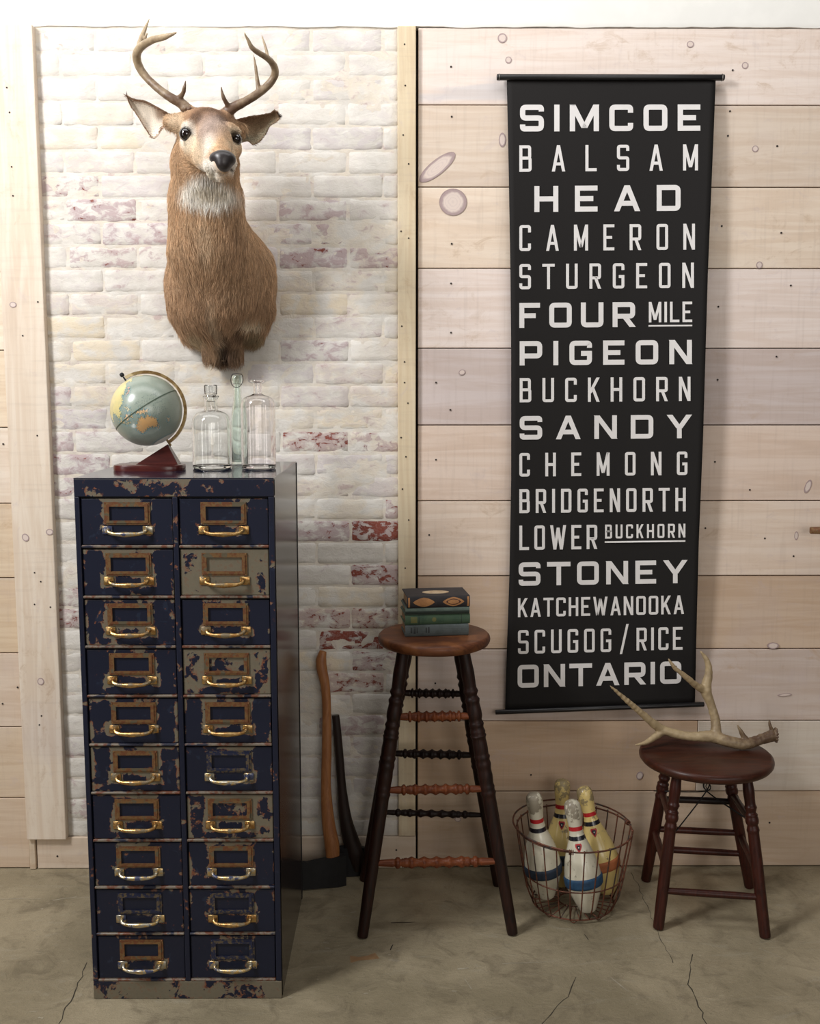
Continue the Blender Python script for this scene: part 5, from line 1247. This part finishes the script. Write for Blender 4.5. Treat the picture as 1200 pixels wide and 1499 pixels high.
t = NT('deer_hide'); t.set(col=t.n('ShaderNodeVertexColor', layer_name='Col').outputs[0], rough=.85, spec=.15)
link('hide', dm, t.m, deer)
# fur
def fur(N):
    me = dm; n = len(me.polygons); cen = np.zeros(n * 3); me.polygons.foreach_get('center', cen); cen = cen.reshape(-1, 3)
    nr = np.zeros(n * 3); me.polygons.foreach_get('normal', nr); nr = nr.reshape(-1, 3); ar = np.zeros(n); me.polygons.foreach_get('area', ar)
    lv = np.zeros(len(me.loops), np.int32); me.loops.foreach_get('vertex_index', lv); ls = np.zeros(n, np.int32); me.polygons.foreach_get('loop_start', ls); v0 = lv[ls]
    W = cen + dl
    headness = np.maximum(ss(-W[:, 1], .26, .34) * ss(W[:, 2], P3(300, 262, -.3).z, P3(300, 245, -.35).z), ss(-W[:, 1], .35, .39) * ss(W[:, 2], P3(300, 290, -.4).z, P3(300, 275, -.4).z)); earf = part_id[v0] > 0; innf = inner[v0]
    keep = (cen[:, 1] < -.006)
    nose = np.array(P3(325, 234, -.53)); dn = np.linalg.norm(W - nose, axis=1)
    for e, rr in (((271.5, 196.5, -.388), .017), ((345, 203.5, -.362), .015)): keep &= np.linalg.norm(W - np.array(P3(*e)), axis=1) > rr
    keep &= dn > .030
    pr_ = ar * keep * (1 + headness * 1.2 + earf * .6); f = rng.choice(n, N, p=pr_ / pr_.sum())
    fc, fn, fh, fe, fi, fv = W[f] + rng.normal(0, .0014, (N, 3)), nr[f], headness[f], earf[f], innf[f], v0[f]
    fc -= fn * np.sum((fc - W[f]) * fn, 1)[:, None]
    g_ = np.tile([0, 0, -1.0], (N, 1)); g_[:, 0] += (fc[:, 0] - DR.x) * .9 * (1 - fh)
    muz = np.array(P3(325, 236, -.53)) - np.array(P3(307, 190, -.36)); muz /= np.linalg.norm(muz)
    g_ = g_ * (1 - fh)[:, None] + (-muz)[None] * fh[:, None]
    ed_ = np.zeros((N, 3)); ed_[:, 0] = np.where(fc[:, 0] < P3(305, 180, -.3).x, -1, 1); ed_[:, 2] = .3
    g_[fe] = ed_[fe]
    sw = np.array([list(mnoise.noise_vector(Vector(p * 16))) for p in fc]); g_ += sw * .40 * (1 - .6 * fh)[:, None]; sw2 = np.array([list(mnoise.noise_vector(Vector(p * 55))) for p in fc]); g_ += sw2 * .38 * (1 - .6 * fh)[:, None]; g_ += rng.normal(0, .10, (N, 3))
    tg = g_ - fn * np.sum(g_ * fn, 1)[:, None]; tg /= np.linalg.norm(tg, axis=1)[:, None] + 1e-9
    low = ss(-fc[:, 2], -P3(300, 440, -.1).z, -P3(300, 520, -.05).z)
    L_ = (.024 + .012 * low) * (1 - fh) + .0075 * fh; L_[fe] = .010; L_[fi] = .006; L_ *= rng.uniform(.6, 1.25, N)
    lift = (.34 * (1 - fh) + .20 * fh) * rng.uniform(.5, 1.5, N) * (1 + .9 * sw[:, 0] * (1 - fh))
    K = 4; pts = np.zeros((N, K, 3))
    for k in range(K):
        s = k / (K - 1); pts[:, k] = fc + (tg * s * 1.0 + fn * (lift * (s - .55 * s * s))[:, None] + np.array([0, 0, -.12 * s * s])) * L_[:, None]
    pts[:, 0] -= fn * .0005
    pts[:, :, 1] = np.minimum(pts[:, :, 1], -.003)
    hc = bpy.data.hair_curves.new('fur_coat'); hc.add_curves([K] * N)
    hc.attributes['position'].data.foreach_set('vector', (pts - dl).astype(np.float32).ravel())
    ra = hc.attributes.get('radius') or hc.attributes.new('radius', 'FLOAT', 'POINT'); rr = np.tile(np.array([.00042, .00040, .00030, .00008]), (N, 1)); ra.data.foreach_set('value', rr.astype(np.float32).ravel())
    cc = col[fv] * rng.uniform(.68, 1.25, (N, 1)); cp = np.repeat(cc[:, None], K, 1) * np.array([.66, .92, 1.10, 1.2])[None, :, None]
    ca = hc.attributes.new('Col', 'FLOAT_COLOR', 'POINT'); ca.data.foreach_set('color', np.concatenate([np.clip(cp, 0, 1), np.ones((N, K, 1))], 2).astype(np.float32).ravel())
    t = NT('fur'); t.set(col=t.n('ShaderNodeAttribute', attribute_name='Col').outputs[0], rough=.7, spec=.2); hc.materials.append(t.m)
    o = bpy.data.objects.new('fur_coat', hc); COL.objects.link(o); o.parent = deer; o['kind'] = 'stuff'
fur(75000)
# eyes, nose, nostrils
t = NT('glass_eye'); t.set(col=S(24, 16, 14), rough=.05, coat=1.0, coatr=.02); M_EYE = t.m
for e, rr in (((272.5, 196.5, -.378), .0180), ((345, 203.5, -.352), .0165)):
    bm = bmesh.new(); bmesh.ops.create_uvsphere(bm, u_segments=24, v_segments=16, radius=rr); from_bm('eye', bm, M_EYE, deer, loc=Vector(P3(*e)) - Vector(dl), smooth=True)
t = NT('black_nose'); n_ = t.noise(t.obj(), 260, 3); t.set(col=t.mix(n_, S(30, 26, 28), S(52, 46, 46)), rough=.38, coat=.2, coatr=.3); t.bump(n_, .4, .0008)
nb = [ellip(P3(326, 231, -.511), (.0285, .024, .0180), .01), ellip(P3(327, 241, -.512), (.0195, .023, .0175), .012), ellip(P3(314, 232, -.508), (.012, .014, .011), .008), ellip(P3(338, 234, -.508), (.011, .014, .011), .008)]
NVv, NFf = sdf_mesh(nb, .0018); no = link('nose', np_mesh('nose', NVv - dl, NFf), t.m, deer)
for q in ((315.5, 232.5, -.5235), (336.5, 234, -.5225)):
    bm = bmesh.new(); bmesh.ops.create_uvsphere(bm, u_segments=14, v_segments=10, radius=1)
    o = from_bm('nostril', bm, simple('nostril_black', S(8, 6, 6), .6), no, loc=Vector(P3(*q)) - Vector(dl), smooth=True); o.scale = (.0048, .003, .0042)
# antlers
LA = path_caps([P3(277, 163, -.325), P3(266, 152, -.327), P3(250, 143, -.330), P3(232, 130, -.325), P3(214, 113, -.318), P3(203, 96, -.325), P3(200, 80, -.345), P3(207, 68, -.375), P3(222, 59, -.405), P3(241, 54, -.430), P3(259, 47.5, -.455)], [0.0148, 0.0127, 0.0113, 0.0104, 0.0099, 0.0104, 0.0108, 0.0099, 0.0090, 0.0072, 0.0018], .008)
LA += path_caps([P3(201, 76, -.352), P3(206, 58, -.345), P3(212, 43, -.335), P3(219, 26, -.325)], [0.0077, 0.0063, 0.0049, 0.0012], .008) + [capsule(P3(212, 57, -.345), P3(215.5, 49, -.345), .004, .002, .004)]
LA += path_caps([P3(262, 145, -.328), P3(268, 136, -.345), P3(270, 128, -.355), P3(271.5, 117, -.360)], [0.0077, 0.0053, 0.0039, 0.0011], .010)
LA += [capsule(P3(277, 163, -.325) + Vector((math.cos(a) * .012, -.001, math.sin(a) * .004)), P3(276, 161, -.325) + Vector((math.cos(a) * .017, math.sin(a) * .016, 0)), .005, .004, .003) for a in np.linspace(0, 2 * math.pi, 11)[:-1]]
RA = path_caps([P3(331, 166, -.318), P3(342, 157, -.320), P3(358, 149, -.322), P3(376, 138, -.320), P3(393, 124, -.318), P3(402, 110, -.325), P3(401, 97, -.345), P3(391, 85, -.375), P3(378, 77, -.400), P3(369, 70, -.415), P3(363, 59, -.425), P3(357, 47, -.435)], [0.0148, 0.0127, 0.0108, 0.0104, 0.0099, 0.0095, 0.0090, 0.0077, 0.0068, 0.0059, 0.0041, 0.0014], .008)
RA += path_caps([P3(379, 135, -.320), P3(377, 120, -.322), P3(374, 98, -.325), P3(371, 78, -.330)], [0.0070, 0.0053, 0.0042, 0.0012], .010)
RA += path_caps([P3(392, 86, -.372), P3(390, 74, -.368), P3(386, 61, -.365), P3(381.5, 46, -.362)], [0.0049, 0.0039, 0.0030, 0.0010], .006)
RA += path_caps([P3(337, 160, -.320), P3(331, 150, -.335), P3(326, 140, -.345), P3(323.5, 126, -.350)], [0.0077, 0.0053, 0.0044, 0.0011], .010)
for prm, c0 in ((LA, P3(277, 163, -.325)), (RA, P3(331, 166, -.318))):
    c0 = np.array(c0); antler_obj('antler', prm, .0024, M_ANT, deer, lambda V: np.clip(-.10 + .85 * np.linalg.norm(V - c0, axis=1) / .24, 0, 1), rough=.0006)

# ================================================================ brass peg at the right
pg = at(1184.5, 776, -.06); proot = empty('lever_handle', (1.300, -.03, pg.z), label='small aged brass lever end on the plank wall at far right', cat='handle')
bm = bmesh.new(); po = Vector(proot.location)
box(bm, pg.x - po.x, .0, -.040, -.028, -.0105, .0095, .003, 2)
for v in bm.verts:
    if v.co.x > -.03: v.co.z *= 1.25
from_bm('lever', bm, M_HOLD, proot, smooth=True, angle=R(40))
bm = bmesh.new(); tube(bm, [(-.012, -.03, 0), (-.012, .031, 0)], .007, 12); from_bm('spindle', bm, M_HOLD, proot, smooth=True, angle=R(40))
bm = bmesh.new(); box(bm, -.022, .022, .0225, .0300, -.05, .05, .003, 2); from_bm('back_plate', bm, M_HOLD, proot)
bpy.context.view_layer.update()
